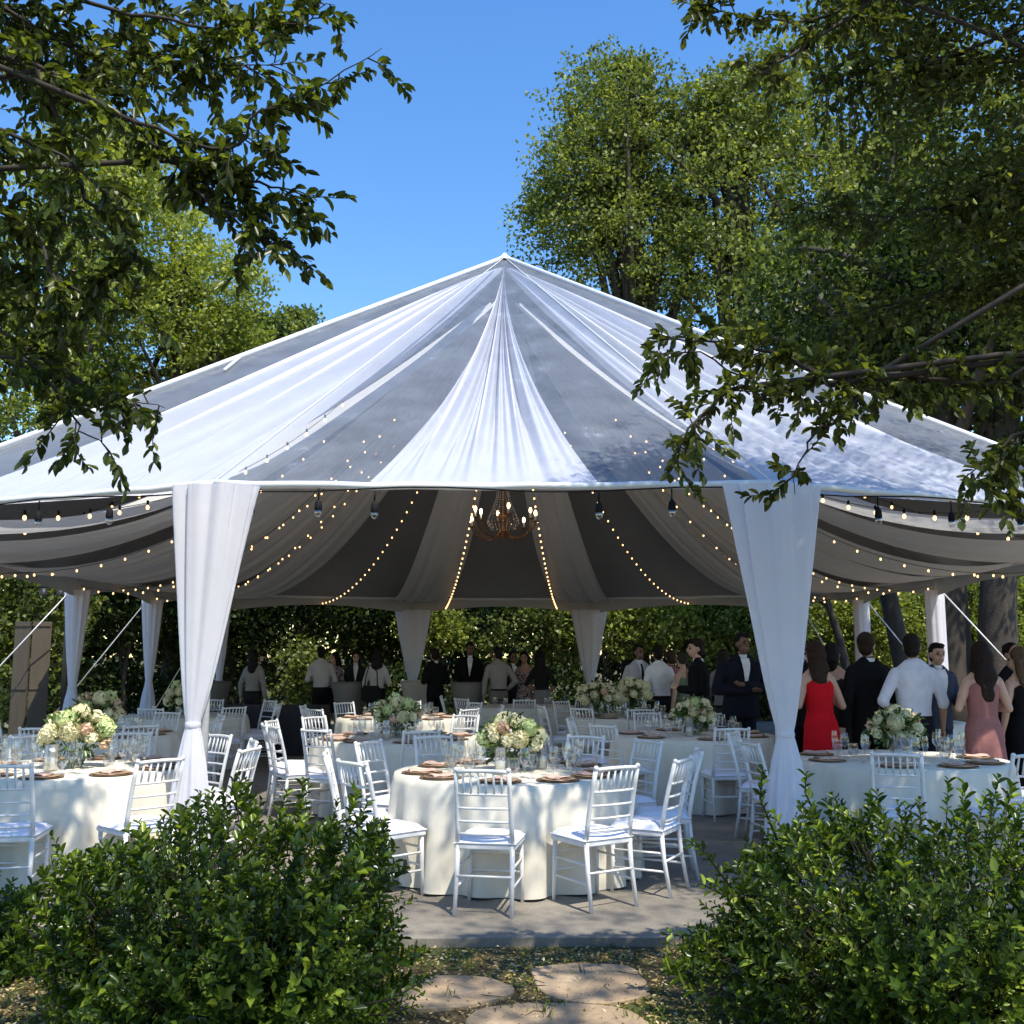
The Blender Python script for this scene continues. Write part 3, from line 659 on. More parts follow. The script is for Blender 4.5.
# cocktail tables
def cocktail(x, y, label, mat='cloth_dark', r=.38, h=1.12):
    root = empty('cocktail_table', (x, y, 0)); tag(root, label, 'cocktail table', 'cocktail tables at the back of the tent')
    b = MB(); b.lathe([(0, h-.03), (r-.005, h-.03), (r-.005, h-.006), (0, h-.006)], 32); b.build('tabletop', M['wood'], root)
    b = MB(); b.tube([(0, 0, 0), (0, 0, h-.03)], .03, 8); b.build('leg', M['dark'], root)
    b = MB()
    b.grid(lambda u, v: ((lambda rr: (rr*math.cos(2*PI*v), rr*math.sin(2*PI*v), h if u < .15 else h-(h-.01)*(u-.15)/.85))(r*(u/.15) if u < .15 else r*(1-.42*math.sin(PI*min(1, (u-.15)/.85*1.02)*.62)*(1-.12*math.cos(8*PI*v))))), 26, 64, closed=True)
    b.build('stretch_cover', M[mat], root); return root
cocktail(-3.15, 20.2, 'taupe covered cocktail table between the guests at back left')
cocktail(-.82, 20.0, 'taupe covered cocktail table in front of the tall man in black')
cocktail(-2.0, 21.5, 'white covered cocktail table standing in the sun under the short back curtain', 'cloth', .32)
cocktail(2.5, 17.4, 'taupe covered cocktail table beside the guests in white shirts', r=.34)
cocktail(-6.0, 20.8, 'taupe covered cocktail table by the left side curtains')
# ------------------------------------------------------------------ service things at the left
sv = empty('buffet_table', (-4.1, 17.6, 0)); tag(sv, 'long buffet table under a dark cloth behind the left tables', 'table')
b = MB(); b.box((0, 0, .76), (1.9, .75, .04)); b.build('tabletop', M['wood'], sv, sm=False)
b = MB()
b.grid(lambda u, v: (lambda p, k: (p[0]*(1+.02*k*u), p[1]*(1+.04*k*u), .785-.775*u))((lambda a: (max(-.96, min(.96, 1.4*math.cos(a))), max(-.39, min(.39, .6*math.sin(a)))))(2*PI*v), math.sin(2*PI*v*30)), 10, 240, closed=True)
b.box((0, 0, .787), (1.92, .78, .006)); b.build('cloth', plain('charcoal_cloth', (.03, .03, .032), .9), sv)
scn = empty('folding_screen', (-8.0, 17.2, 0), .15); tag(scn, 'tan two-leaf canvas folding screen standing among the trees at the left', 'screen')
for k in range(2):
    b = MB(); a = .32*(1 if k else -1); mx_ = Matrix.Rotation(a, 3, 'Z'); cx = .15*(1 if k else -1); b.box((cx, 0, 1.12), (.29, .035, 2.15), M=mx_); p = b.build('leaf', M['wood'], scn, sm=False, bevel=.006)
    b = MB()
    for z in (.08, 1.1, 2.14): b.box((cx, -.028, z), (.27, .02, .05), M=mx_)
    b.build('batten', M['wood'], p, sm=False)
fp = empty('floodlight_pole', (-7.9, 18.3, 0)); tag(fp, 'dark pole with a crossbar of small floodlights beside the tan screen', 'light pole')
b = MB(); b.tube([(0, 0, 0), (0, 0, 3.1)], .05, 8); b.build('pole', M['dark'], fp); b = MB(); b.tube([(-.55, 0, 2.85), (.7, 0, 2.85)], .025, 6); b.build('crossbar', M['dark'], fp)
for k in range(4):
    b = MB(); xx = -.45+.3*k; b.lathe([(.0, .0), (.05, .0), (.075, -.1), (.07, -.13)], 10, (xx, -.02, 2.82)); b.build('lamp_head', M['dark'], fp)

# ------------------------------------------------------------------ people
def remeshed(name, prims, voxel, sm_it=2):
    b = MB(); b2 = b
    for p in prims:
        k = p[0]
        if k == 'e':                                   # ellipsoid: centre, radii, optional matrix
            t = MB(); t.sphere((0, 0, 0), p[2], 14, 10); m = p[3] if len(p) > 3 else Matrix.Identity(3)
            b.add([m @ V3(v)+V3(p[1]) for v in t.v], t.f)
        elif k == 'c':                                 # chain: points, radii (round ends)
            pts = [V3(q) for q in p[1]]; rad = list(p[2]); d0 = (pts[0]-pts[1]).normalized(); d1 = (pts[-1]-pts[-2]).normalized()
            P_ = [pts[0]+d0*rad[0]*.95, pts[0]+d0*rad[0]*.7]+pts+[pts[-1]+d1*rad[-1]*.7, pts[-1]+d1*rad[-1]*.95]
            R_ = [rad[0]*.3, rad[0]*.72]+rad+[rad[-1]*.72, rad[-1]*.3]; b.tube(P_, R_, 12)
        elif k == 'l':                                 # loft of ellipses: (cx,cy,z,rx,ry)
            n = 20; vs = []
            for cx, cy, z, rx, ry in p[1]:
                for q in range(n):
                    a = 2*PI*q/n; ca, sa = math.cos(a), math.sin(a); rp = p[2] if len(p) > 2 else 1
                    vs.append((cx+rx*math.copysign(abs(ca)**rp, ca), cy+ry*math.copysign(abs(sa)**rp, sa), z))
            m = len(p[1]); b.add(vs, [(i*n+q, i*n+(q+1) % n, (i+1)*n+(q+1) % n, (i+1)*n+q) for i in range(m-1) for q in range(n)]+[tuple(range(n-1, -1, -1)), tuple((m-1)*n+q for q in range(n))])
    me = b.mesh(name+'_raw'); o = bpy.data.objects.new('raw', me); COL.objects.link(o)
    r = o.modifiers.new('r', 'REMESH'); r.mode = 'VOXEL'; r.voxel_size = voxel; r.use_smooth_shade = True
    s = o.modifiers.new('s', 'SMOOTH'); s.iterations = sm_it; s.factor = .5
    dg = bpy.context.evaluated_depsgraph_get(); dg.update(); out = bpy.data.meshes.new_from_object(o.evaluated_get(dg)); out.name = name
    bpy.data.objects.remove(o); bpy.data.meshes.remove(me); smooth(out); return out
SK = {'light': plain('skin_light', (.50, .30, .21), .5, var=.06), 'tan': plain('skin_tan', (.34, .19, .12), .5, var=.06), 'dark': plain('skin_dark', (.15, .085, .055), .5, var=.06)}
CM = {}
def cmat(c, rough=.85):
    if c not in CM: CM[c] = plain('fabric_%d' % len(CM), c, rough, var=.10, scale=9, bump=.5, bscale=14, spec=.12)
    return CM[c]
def plaid_mat():
    m, n, out = new_mat('red_plaid'); tc = N(n, 'ShaderNodeTexCoord'); p = N(n, 'ShaderNodeBsdfPrincipled', Roughness=.9)
    w1 = N(n, 'ShaderNodeTexWave', Scale=9.0); w1.bands_direction = 'X'; w2 = N(n, 'ShaderNodeTexWave', Scale=9.0); w2.bands_direction = 'Z'
    n.links.new(tc.outputs['Object'], w1.inputs[0]); n.links.new(tc.outputs['Object'], w2.inputs[0])
    a = N(n, 'ShaderNodeMath', operation='ADD'); n.links.new(w1.outputs['Fac'], a.inputs[0]); n.links.new(w2.outputs['Fac'], a.inputs[1])
    h = N(n, 'ShaderNodeMath', operation='MULTIPLY'); n.links.new(a.outputs[0], h.inputs[0]); h.inputs[1].default_value = .5
    n.links.new(ramp(n, h.outputs[0], [(.3, (.05, .02, .03)), (.5, (.35, .04, .05)), (.7, (.5, .3, .28))]), p.inputs['Base Color']); n.links.new(p.outputs[0], out.inputs[0]); return m
def floral_mat():
    m, n, out = new_mat('floral_print'); p = N(n, 'ShaderNodeBsdfPrincipled', Roughness=.9)
    n.links.new(ramp(n, noise_fac(n, 22, 2), [(.45, (.03, .03, .035)), (.5, (.45, .42, .38)), (.62, (.3, .1, .1))]), p.inputs['Base Color']); n.links.new(p.outputs[0], out.inputs[0]); return m
def person(x, y, face_deg, h, label, top=None, top_c=(.8, .8, .8), bottom='trousers', bot_c=(.01, .01, .012), hair='short', hair_c=(.015, .010, .008), skin='light',
           armL='down', armR='down', female=False, voxel=.014, head_yaw=0, lean=0, wide=1.0, sleeve='long', tie=None, dress_len=.25, extra=None, group='guests standing and talking under the tent'):
    """local front is -Y; face_deg rotates it (0 = faces the camera, 180 = back to the camera); L/R are the person's own local +x / -x sides"""
    pr_ = random.Random(label); head_yaw = head_yaw or pr_.uniform(-24, 24); lean = lean or pr_.uniform(-.07, .05); sway = pr_.choice([-1, 1])*pr_.uniform(.01, .03)
    s = h/1.75; root = empty('person', (x, y, 0), R(face_deg)); tag(root, label, 'person', group)
    shw = (.165 if female else .195)*wide; hipw = (.155 if female else .15)*wide
    SW = lambda z: sway*math.sin(PI*min(1, max(0, z)/1.5))*1.0
    S = lambda p: V3(((p[0]+SW(p[2]))*s, p[1]*s+lean*max(0, p[2]-.9)*s, p[2]*s))
    sk = SK[skin]; arms = {}
    def arm(side, kind):
        sx = 1 if side == 'L' else -1; sh = (sx*(shw-.022), .012, 1.385)
        if kind == 'down': e, w_ = (sx*(shw+.065), .035, 1.13), (sx*(shw+.075), -.03, .88); hd = (0, -.12, -1)
        elif kind == 'bent': e, w_ = (sx*(shw+.07), .03, 1.13), (sx*(shw-.06), -.22, 1.14); hd = (-sx*.6, -.8, .25)
        elif kind == 'drink': e, w_ = (sx*(shw+.085), -.0, 1.12), (sx*(shw+.04), -.22, 1.21); hd = (-sx*.2, -.9, .35)
        elif kind == 'hip': e, w_ = (sx*(shw+.12), .07, 1.13), (sx*(shw-.01), -.05, .99); hd = (-sx*.8, -.5, -.3)
        elif kind == 'fold': e, w_ = (sx*(shw+.06), -.03, 1.12), (-sx*.02, -.20, 1.15+.03*sx); hd = (-sx*1, -.05, .1)
        elif kind == 'front': e, w_ = (sx*(shw+.05), .0, 1.12), (sx*.07, -.20, .99); hd = (-sx*.8, -.4, -.3)
        return [V3(sh), V3(e), V3(w_), V3(hd).normalized()]
    for q, kd in (('L', armL), ('R', armR)): arms[q] = arm(q, kd)
    hy = Matrix.Rotation(R(head_yaw), 3, 'Z'); HC = V3((0, -.012, 1.635)); hp = lambda p: tuple(S(HC+hy @ V3(p)))
    torso = [(0, .0, .86, hipw*.95, .10), (0, .0, .95, hipw, .115), (0, 0, 1.06, (.118 if female else .138)*wide, .10), (0, 0, 1.20, (.13 if female else .155)*wide, .108), (0, .005, 1.32, shw*.90, .115), (0, .012, 1.41, shw*.90, .085), (0, .018, 1.455, shw*.42, .06), (0, .015, 1.475, .05, .05)]
    L_ = lambda rows, g=0, lo=0, hi=9: ('l', [((cx+SW(z))*s, (cy+lean*max(0, z-.9))*s, z*s, (rx+g)*s, (ry+g)*s) for cx, cy, z, rx, ry in rows if lo <= z <= hi], .85)
    leg = {q: [(q*.085, 0, .90), (q*.095, -.012, .50), (q*.10, .025, .09)] for q in (-1, 1)}
    C_ = lambda pts, rad, g=0: ('c', [S(p) for p in pts], [(r+g)*s for r in rad])
    TRAP = lambda g=0: [C_([(q*.12, .015, 1.405), (q*.045, .015, 1.475)], [.045, .042], g) for q in (-1, 1)]
    prims = TRAP()+[L_(torso), C_([(0, .015, 1.44), (0, .0, 1.56)], [.056, .05]), ('e', hp((0, .01, .02)), (.077*s, .096*s, .105*s)), ('e', hp((0, -.03, -.045)), (.056*s, .062*s, .066*s)),
             ('c', [hp((0, -.088, .018)), hp((0, -.108, -.018))], [.009*s, .014*s]), ('e', hp((.077, .012, -.005)), (.010*s, .018*s, .03*s)), ('e', hp((-.077, .012, -.005)), (.010*s, .018*s, .03*s)),
             ('c', [hp((-.026, -.083, -.058)), hp((0, -.091, -.057)), hp((.026, -.083, -.058))], [.006*s, .009*s, .006*s]), ('c', [hp((-.04, -.085, .03)), hp((.04, -.085, .03))], [.008*s, .008*s])]
    for q in (-1, 1):
        prims.append(C_(leg[q], [.085, .055, .036])); prims.append(C_([(q*.10, .03, .045), (q*.108, -.09, .035), (q*.11, -.15, .025)], [.038, .038, .026]))
    hands = []
    for q in 'LR':
        sh, e, w_, hd = arms[q]; sx = 1 if q == 'L' else -1
        prims.append(C_([sh, sh.lerp(e, .5), e], [.052, .047, .037])); prims.append(C_([e, e.lerp(w_, .35), w_, w_+hd*.02], [.037, .038, .025, .024]))
        side = hd.cross(V3((sx*1.0, .15, .1))).normalized(); nrm = hd.cross(side).normalized()
        pc = w_+hd*.055; prims.append(C_([w_+hd*.015, pc, w_+hd*.085], [.022, .030, .028])); curl = -nrm*sx
        for fi in range(4):
            o_ = side*(.026-.0175*fi); a0 = w_+hd*.085+o_; ln = (.062, .072, .068, .052)[fi]
            prims.append(C_([a0-hd*.02, a0+hd*ln*.45+curl*.008, a0+hd*ln*.8+curl*.028], [.0095, .009, .0078]))
        prims.append(C_([w_+hd*.03+side*.022, w_+hd*.06+side*.046, w_+hd*.088+side*.05+curl*.014], [.012, .0105, .009]))
    link('body', remeshed('body', prims, voxel*.8, 2), sk, root)
    if head_yaw or abs(face_deg) < 100 or True:
        for q in (-1, 1):
            b = MB(); b.sphere(hp((q*.030, -.076, .004)), .0115*s, 8, 6); b.build('eye', M['eye'], root)
        b = MB()
        for q in (-1, 1): b.tube([hp((q*.016, -.094, .026)), hp((q*.034, -.092, .032)), hp((q*.05, -.08, .026))], .0035*s, 4)
        b.build('eyebrow', cmat(hair_c), root)
        b = MB(); b.tube([hp((-.024, -.090, -.056)), hp((0, -.099, -.055)), hp((.024, -.090, -.056))], .0055*s, 5); b.build('lips', M['lips'], root)
    # clothes
    g = .014
    def sleeves(frac, g=.014):
        out = []
        for q in 'LR':
            sh, e, w_, hd = arms[q]; out.append(C_([sh, sh.lerp(e, .5), e], [.050, .048, .041], g))
            if frac > 0: out.append(C_([e, e.lerp(w_, frac)], [.045, .045-.014*frac], g))
        return out
    if top:
        jk = top == 'jacket'; gg = .022 if jk else .014; lo = .80 if jk else .90
        rows = ([(0, 0, .82, hipw*1.03, .118)] if jk else [(0, 0, .945, hipw*.97, .112)])+[r for r in torso if r[2] > (.9 if jk else .95)]
        link(top, remeshed(top, [L_(rows[:-1], gg)]+TRAP(gg*.8)+sleeves({'long': .97, 'rolled': .12, 'short': -1}[sleeve], gg-.004)+[C_([(0, .018, 1.45), (0, .012, 1.487)], [.058, .056], .008)], voxel), top_c if not isinstance(top_c, tuple) else cmat(top_c), root)
        if jk or tie:                                  # shirt front and collar
            b = MB(); yy = -.145 if jk else -.135
            b.lathe([(.066*s, 0), (.064*s, .038*s)], 14, S((0, .013, 1.478))); 
            o_ = .012 if jk else .004; rw = [(1.475, -.072, .05), (1.41, -.112-o_, .048), (1.33, -.138-o_, .036), (1.22, -.140-o_, .018), (1.14, -.134-o_, .003)]; b.add([S((q*w2, y2, z2)) for z2, y2, w2 in rw for q in (-1, 1)], [(2*i, 2*i+1, 2*i+3, 2*i+2) for i in range(4)]); b.build('shirt_collar', cmat((.7, .7, .72)), root)
        if tie:
            b = MB(); b.tube([S((0, -.106, 1.455)), S((0, -.145, 1.41)), S((0, -.155, 1.25)), S((0, -.15, 1.05))], [.016*s, .018*s, .024*s, .028*s], 6); b.build('tie', cmat(tie), root)
    if bottom == 'trousers':
        P_ = [L_([(0, 0, .80, hipw*.9, .10), (0, 0, .88, hipw, .112), (0, 0, .985, hipw*.96, .108)], .016)]
        for q in (-1, 1): P_.append(C_([leg[q][0], leg[q][1], (q*.10, .022, .075)], [.088, .066, .062], .008))
        link('trousers', remeshed('trousers', P_, voxel), cmat(bot_c), root)
        if not top == 'jacket':
            b = MB(); b.lathe([(hipw*s*1.10, -.018), (hipw*s*1.115, 0), (hipw*s*1.10, .018)], 20, S((0, 0, .975)))
            b.v = [(vx, vy*.80, vz) for vx, vy, vz in b.v]; b.build('belt', cmat((.015, .012, .01)), root)
    if bottom == 'dress':
        rows = [(0, .0, dress_len, .23 if dress_len < .4 else .19, .20 if dress_len < .4 else .15), (0, 0, .60, .185, .155), (0, 0, .86, hipw*1.06, .13)]+[r for r in torso if .9 < r[2] < 1.33]
        if not top: rows = rows+[(0, .008, 1.36, shw*.80, .105)]
        P_ = [L_(rows, .012)]
        if extra == 'straps' or not top:
            for q in (-1, 1): P_.append(C_([(q*.085, -.085, 1.34), (q*.10, -.01, 1.46), (q*.085, .09, 1.35)], [.016, .016, .018], .004))
        if sleeve == 'rolled' and not top: P_ += sleeves(.12)
        link('dress', remeshed('dress', P_, voxel), bot_c if not isinstance(bot_c, tuple) else cmat(bot_c), root)
    if bottom == 'skirt':
        link('skirt', remeshed('skirt', [L_([(0, .0, .5, .19, .15), (0, 0, .75, .175, .14), (0, 0, .95, hipw, .12), (0, 0, 1.03, .13, .105)], .012)], voxel), cmat(bot_c), root)
    for q in (-1, 1):
        link('shoe', remeshed('shoe', [C_([(q*.10, .045, .045), (q*.108, -.09, .040), (q*.11, -.16, .03)], [.044, .044, .032])], .016, 1), cmat((.012, .011, .011)), root)
    hm = hair_mat(hair_c)
    if hair == 'bald': P_ = None
    elif hair == 'short': P_ = [('e', hp((0, .026, .040)), (.084*s, .098*s, .098*s)), ('e', hp((0, .045, -.02)), (.074*s, .072*s, .085*s)), ('e', hp((.01, -.045, .098)), (.055*s, .045*s, .03*s))]
    elif hair == 'bun': P_ = [('e', hp((0, .028, .035)), (.086*s, .100*s, .104*s)), ('e', hp((0, .105, .075)), (.05*s, .05*s, .045*s))]
    elif hair == 'bob': P_ = [('e', hp((0, .028, .035)), (.090*s, .102*s, .106*s)), ('c', [hp((0, .045, .02)), hp((0, .06, -.07)), hp((0, .06, -.14))], [.09*s, .09*s, .06*s])]
    else:
        L2 = {'long': .34, 'vlong': .46}[hair]
        P_ = [('e', hp((0, .028, .038)), (.092*s, .106*s, .110*s)), ('l', [(S(HC)[0]+.008*math.sin(k*1.3)*s, (S(HC+V3((0, .075+.006*k, 0))))[1], (1.66-L2*k/8)*s, (.092+.012*math.sin(k*1.9+.3)+.012*math.sin(k*.5))*s*(1 if k < 7 else (.8 if k < 8 else .5)), (.062-.003*k+.006*math.sin(k*2.3))*s) for k in range(9)]),
              ('c', [hp((.07, .02, .0)), hp((.085, .03, -.12)), hp((.07, .05, -.26))], [.03*s, .03*s, .018*s]), ('c', [hp((-.07, .02, .0)), hp((-.085, .03, -.12)), hp((-.065, .05, -.24))], [.03*s, .03*s, .018*s])]
    if P_: link('hair', remeshed('hair', P_, .012, 1), hm, root)
    return root, arms, S
HM = {}
def hair_mat(c):
    if c not in HM: HM[c] = plain('hair_%d' % len(HM), tuple(k*.8 for k in c), .55, var=.5, scale=14, bump=1, bscale=40, stretch=(5, 5, .5), spec=.15)
    return HM[c]
M['eye'] = plain('eye_dark', (.03, .02, .015), .15, var=.02); M['lips'] = plain('lips', (.30, .12, .10), .45)
def held_glass(x, y, z, label):
    o = link('wine_glass', G_WINE, None); o.location = (x, y, z); tag(o, label, 'glass', 'glasses held by guests'); return o
def gl_at(pr, side, label, face):
    root, arms, S = pr; sh, e, w_, hd = arms[side]; p = S(w_+hd*.09); a = R(face); q = Matrix.Rotation(a, 3, 'Z') @ p+V3(root.location); held_glass(q.x, q.y, q.z-.05, label)
def X(px, Y): return at(px, 650, Y).x
NV_ = (.010, .011, .018); BK = (.008, .008, .009)
p = person(X(816, 10.5), 10.5, 190, 1.76, 'woman in a bright red sleeveless dress seen from behind, holding a glass', bottom='dress', bot_c=(.55, .008, .015), hair='long', hair_c=(.035, .018, .010), skin='light', armL='bent', armR='drink', female=True, voxel=.010, dress_len=.12, head_yaw=20)
gl_at(p, 'R', 'wine glass held by the woman in the red dress', 190)
person(X(867, 10.8), 10.8, 195, 1.86, 'man in a black suit with a white collar, back turned, looking to his right', 'jacket', BK, bot_c=BK, hair='short', hair_c=(.030, .018, .010), armL='down', armR='bent', voxel=.010, head_yaw=-40)
person(X(913, 10.4), 10.4, 178, 1.84, 'man in a white shirt with rolled sleeves and dark trousers, back to the camera', 'shirt', (.62, .63, .70), bot_c=(.012, .013, .02), hair='short', hair_c=(.012, .009, .008), skin='tan', armL='hip', armR='down', sleeve='rolled', voxel=.010)
person(X(934, 11.6), 11.6, 12, 1.76, 'smiling man in a slate blue suit facing the man in the white shirt', 'jacket', (.045, .055, .085), bot_c=(.04, .05, .08), hair='short', hair_c=(.012, .009, .008), armL='bent', armR='down', voxel=.010, head_yaw=-10)
person(X(981, 10.0), 10.0, 176, 1.75, 'woman in a dusty rose dress with very long dark wavy hair, seen from behind', bottom='dress', bot_c=(.30, .135, .125), hair='vlong', hair_c=(.020, .010, .007), skin='light', armL='bent', armR='bent', female=True, voxel=.010, dress_len=.15)
person(X(1016, 10.6), 10.6, 200, 1.70, 'woman in a black dress with light brown hair at the right edge', bottom='dress', bot_c=BK, hair='long', hair_c=(.12, .075, .045), armL='down', armR='bent', female=True, voxel=.012, head_yaw=30)
person(X(1012, 11.5), 11.5, 20, 1.76, 'person in black with dark pinned-up hair behind the rose dress', 'blouse', BK, bottom='dress', bot_c=BK, hair='bun', hair_c=(.010, .008, .008), skin='tan', armL='bent', armR='down', female=True)
person(X(797, 11.4), 11.4, 205, 1.84, 'man in black standing left of the red dress, partly behind the curtain', 'jacket', BK, bot_c=BK, hair='short', hair_c=(.01, .008, .007), armL='bent', armR='bent')
person(X(832, 11.5), 11.5, 150, 1.76, 'woman with dark hair just behind the shoulder of the red dress', bottom='dress', bot_c=(.02, .016, .016), hair='bob', hair_c=(.012, .009, .008), female=True, armL='down', armR='bent')
person(X(741, 12.8), 12.8, 10, 1.90, 'broad man in a dark navy suit facing the camera with folded hands', 'jacket', NV_, bot_c=NV_, hair='short', hair_c=(.008, .007, .007), skin='dark', armL='fold', armR='fold', wide=1.25, voxel=.012)
person(X(722, 14.2), 14.2, 150, 1.70, 'person in a grey shirt half hidden behind the broad man in navy', 'shirt', (.20, .20, .21), bot_c=(.05, .05, .05), hair='bob', hair_c=(.02, .015, .012), female=True, sleeve='long')
person(X(699, 13.6), 13.6, 250, 1.84, 'man in a black suit turned left towards the wall of greenery', 'jacket', BK, bot_c=BK, hair='short', hair_c=(.02, .012, .008), armL='bent', armR='down')
person(X(639, 16.6), 16.6, 12, 1.80, 'man in a pale shirt and long dark tie facing the camera', 'shirt', (.42, .42, .44), bot_c=(.01, .01, .012), hair='short', hair_c=(.01, .008, .008), skin='dark', armL='down', armR='bent', tie=(.02, .02, .03))
person(X(658, 16.3), 16.3, 200, 1.78, 'man in a bright white shirt beside the man with the tie', 'shirt', (.74, .74, .74), bot_c=(.02, .02, .022), hair='short', hair_c=(.012, .009, .008), armL='down', armR='down')
person(X(670, 16.9), 16.9, 160, 1.70, 'person in a red plaid shirt next to the bright white shirt', 'shirt', plaid_mat(), bot_c=(.03, .03, .05), hair='short', hair_c=(.05, .03, .02), armL='down', armR='bent')
person(X(684, 16.0), 16.0, 215, 1.66, 'woman in a sage green dress between the plaid shirt and the black suit', bottom='dress', bot_c=(.14, .17, .12), hair='bun', hair_c=(.05, .04, .03), female=True, dress_len=.3)
person(X(321, 20.3), 20.3, 200, 1.80, 'man in a white shirt and black trousers left of the first cocktail table', 'shirt', (.45, .44, .44), bot_c=BK, hair='short', hair_c=(.01, .008, .008), armL='bent', armR='down')
person(X(334, 21.2), 21.2, 330, 1.68, 'woman in a patterned top facing the man in white shirt and black trousers', 'blouse', floral_mat(), bottom='skirt', bot_c=BK, hair='long', hair_c=(.01, .008, .008), female=True, armR='drink')
person(X(356, 21.2), 21.2, 10, 1.70, 'person in black behind the first cocktail table', 'jacket', (.02, .02, .02), bot_c=BK, hair='long', hair_c=(.01, .008, .008), female=True)
person(X(377, 19.8), 19.8, 185, 1.74, 'woman in a white blouse with long dark hair and a black shoulder bag', 'blouse', (.42, .41, .40), bottom='skirt', bot_c=BK, hair='vlong', hair_c=(.012, .008, .007), female=True, armL='down', armR='bent')
person(X(435, 20.0), 20.0, 215, 1.76, 'man in a black suit left of the second cocktail table', 'jacket', BK, bot_c=BK, hair='short', hair_c=(.02, .015, .01), armL='bent', armR='bent')
person(X(470, 20.8), 20.8, 5, 1.88, 'tall man in black standing behind the second cocktail table', 'jacket', BK, bot_c=BK, hair='short', hair_c=(.008, .007, .007), skin='dark', armL='front', armR='front')
person(X(498, 19.6), 19.6, 190, 1.78, 'person in a beige shirt and tan trousers right of the second cocktail table', 'shirt', (.26, .24, .22), bot_c=(.16, .14, .12), hair='short', hair_c=(.012, .01, .01), skin='tan', armL='down', armR='hip')
person(X(513, 20.6), 20.6, 20, 1.70, 'person in dark clothes behind the beige shirt', 'jacket', (.02, .018, .02), bot_c=BK, hair='bob', hair_c=(.008, .007, .007), skin='dark', female=True)
person(X(525, 20.0), 20.0, 340, 1.70, 'woman in a floral patterned dress near the chairs', bottom='dress', bot_c=floral_mat(), hair='long', hair_c=(.01, .008, .008), skin='tan', female=True, armR='drink', dress_len=.45)
person(X(541, 19.6), 19.6, 160, 1.70, 'woman in a dark top, hands on her hips, at the end of the back row', 'blouse', (.015, .014, .014), bottom='skirt', bot_c=(.20, .18, .17), hair='long', hair_c=(.01, .008, .008), skin='tan', female=True, armL='hip', armR='hip', sleeve='short')
person(X(255, 19.5), 19.5, 170, 1.72, 'person in a pale top standing by the buffet table', 'blouse', (.25, .24, .23), bot_c=(.02, .02, .02), hair='long', hair_c=(.012, .009, .008), female=True)
bag = empty('shoulder_bag', (X(372, 19.5), 19.45, 0)); tag(bag, 'black shoulder bag hanging behind the woman in the white blouse', 'bag')
b = MB(); b.box((0, 0, .92), (.36, .09, .30)); b.build('bag_body', M['black'], bag, sm=False, bevel=.03)
b = MB(); b.tube([(-.12, .0, 1.05), (-.10, .03, 1.25), (-.05, .10, 1.46), (.02, .32, 1.42), (.1, .1, 1.3), (.12, .0, 1.05)], .012, 5); b.build('strap', M['black'], bag)

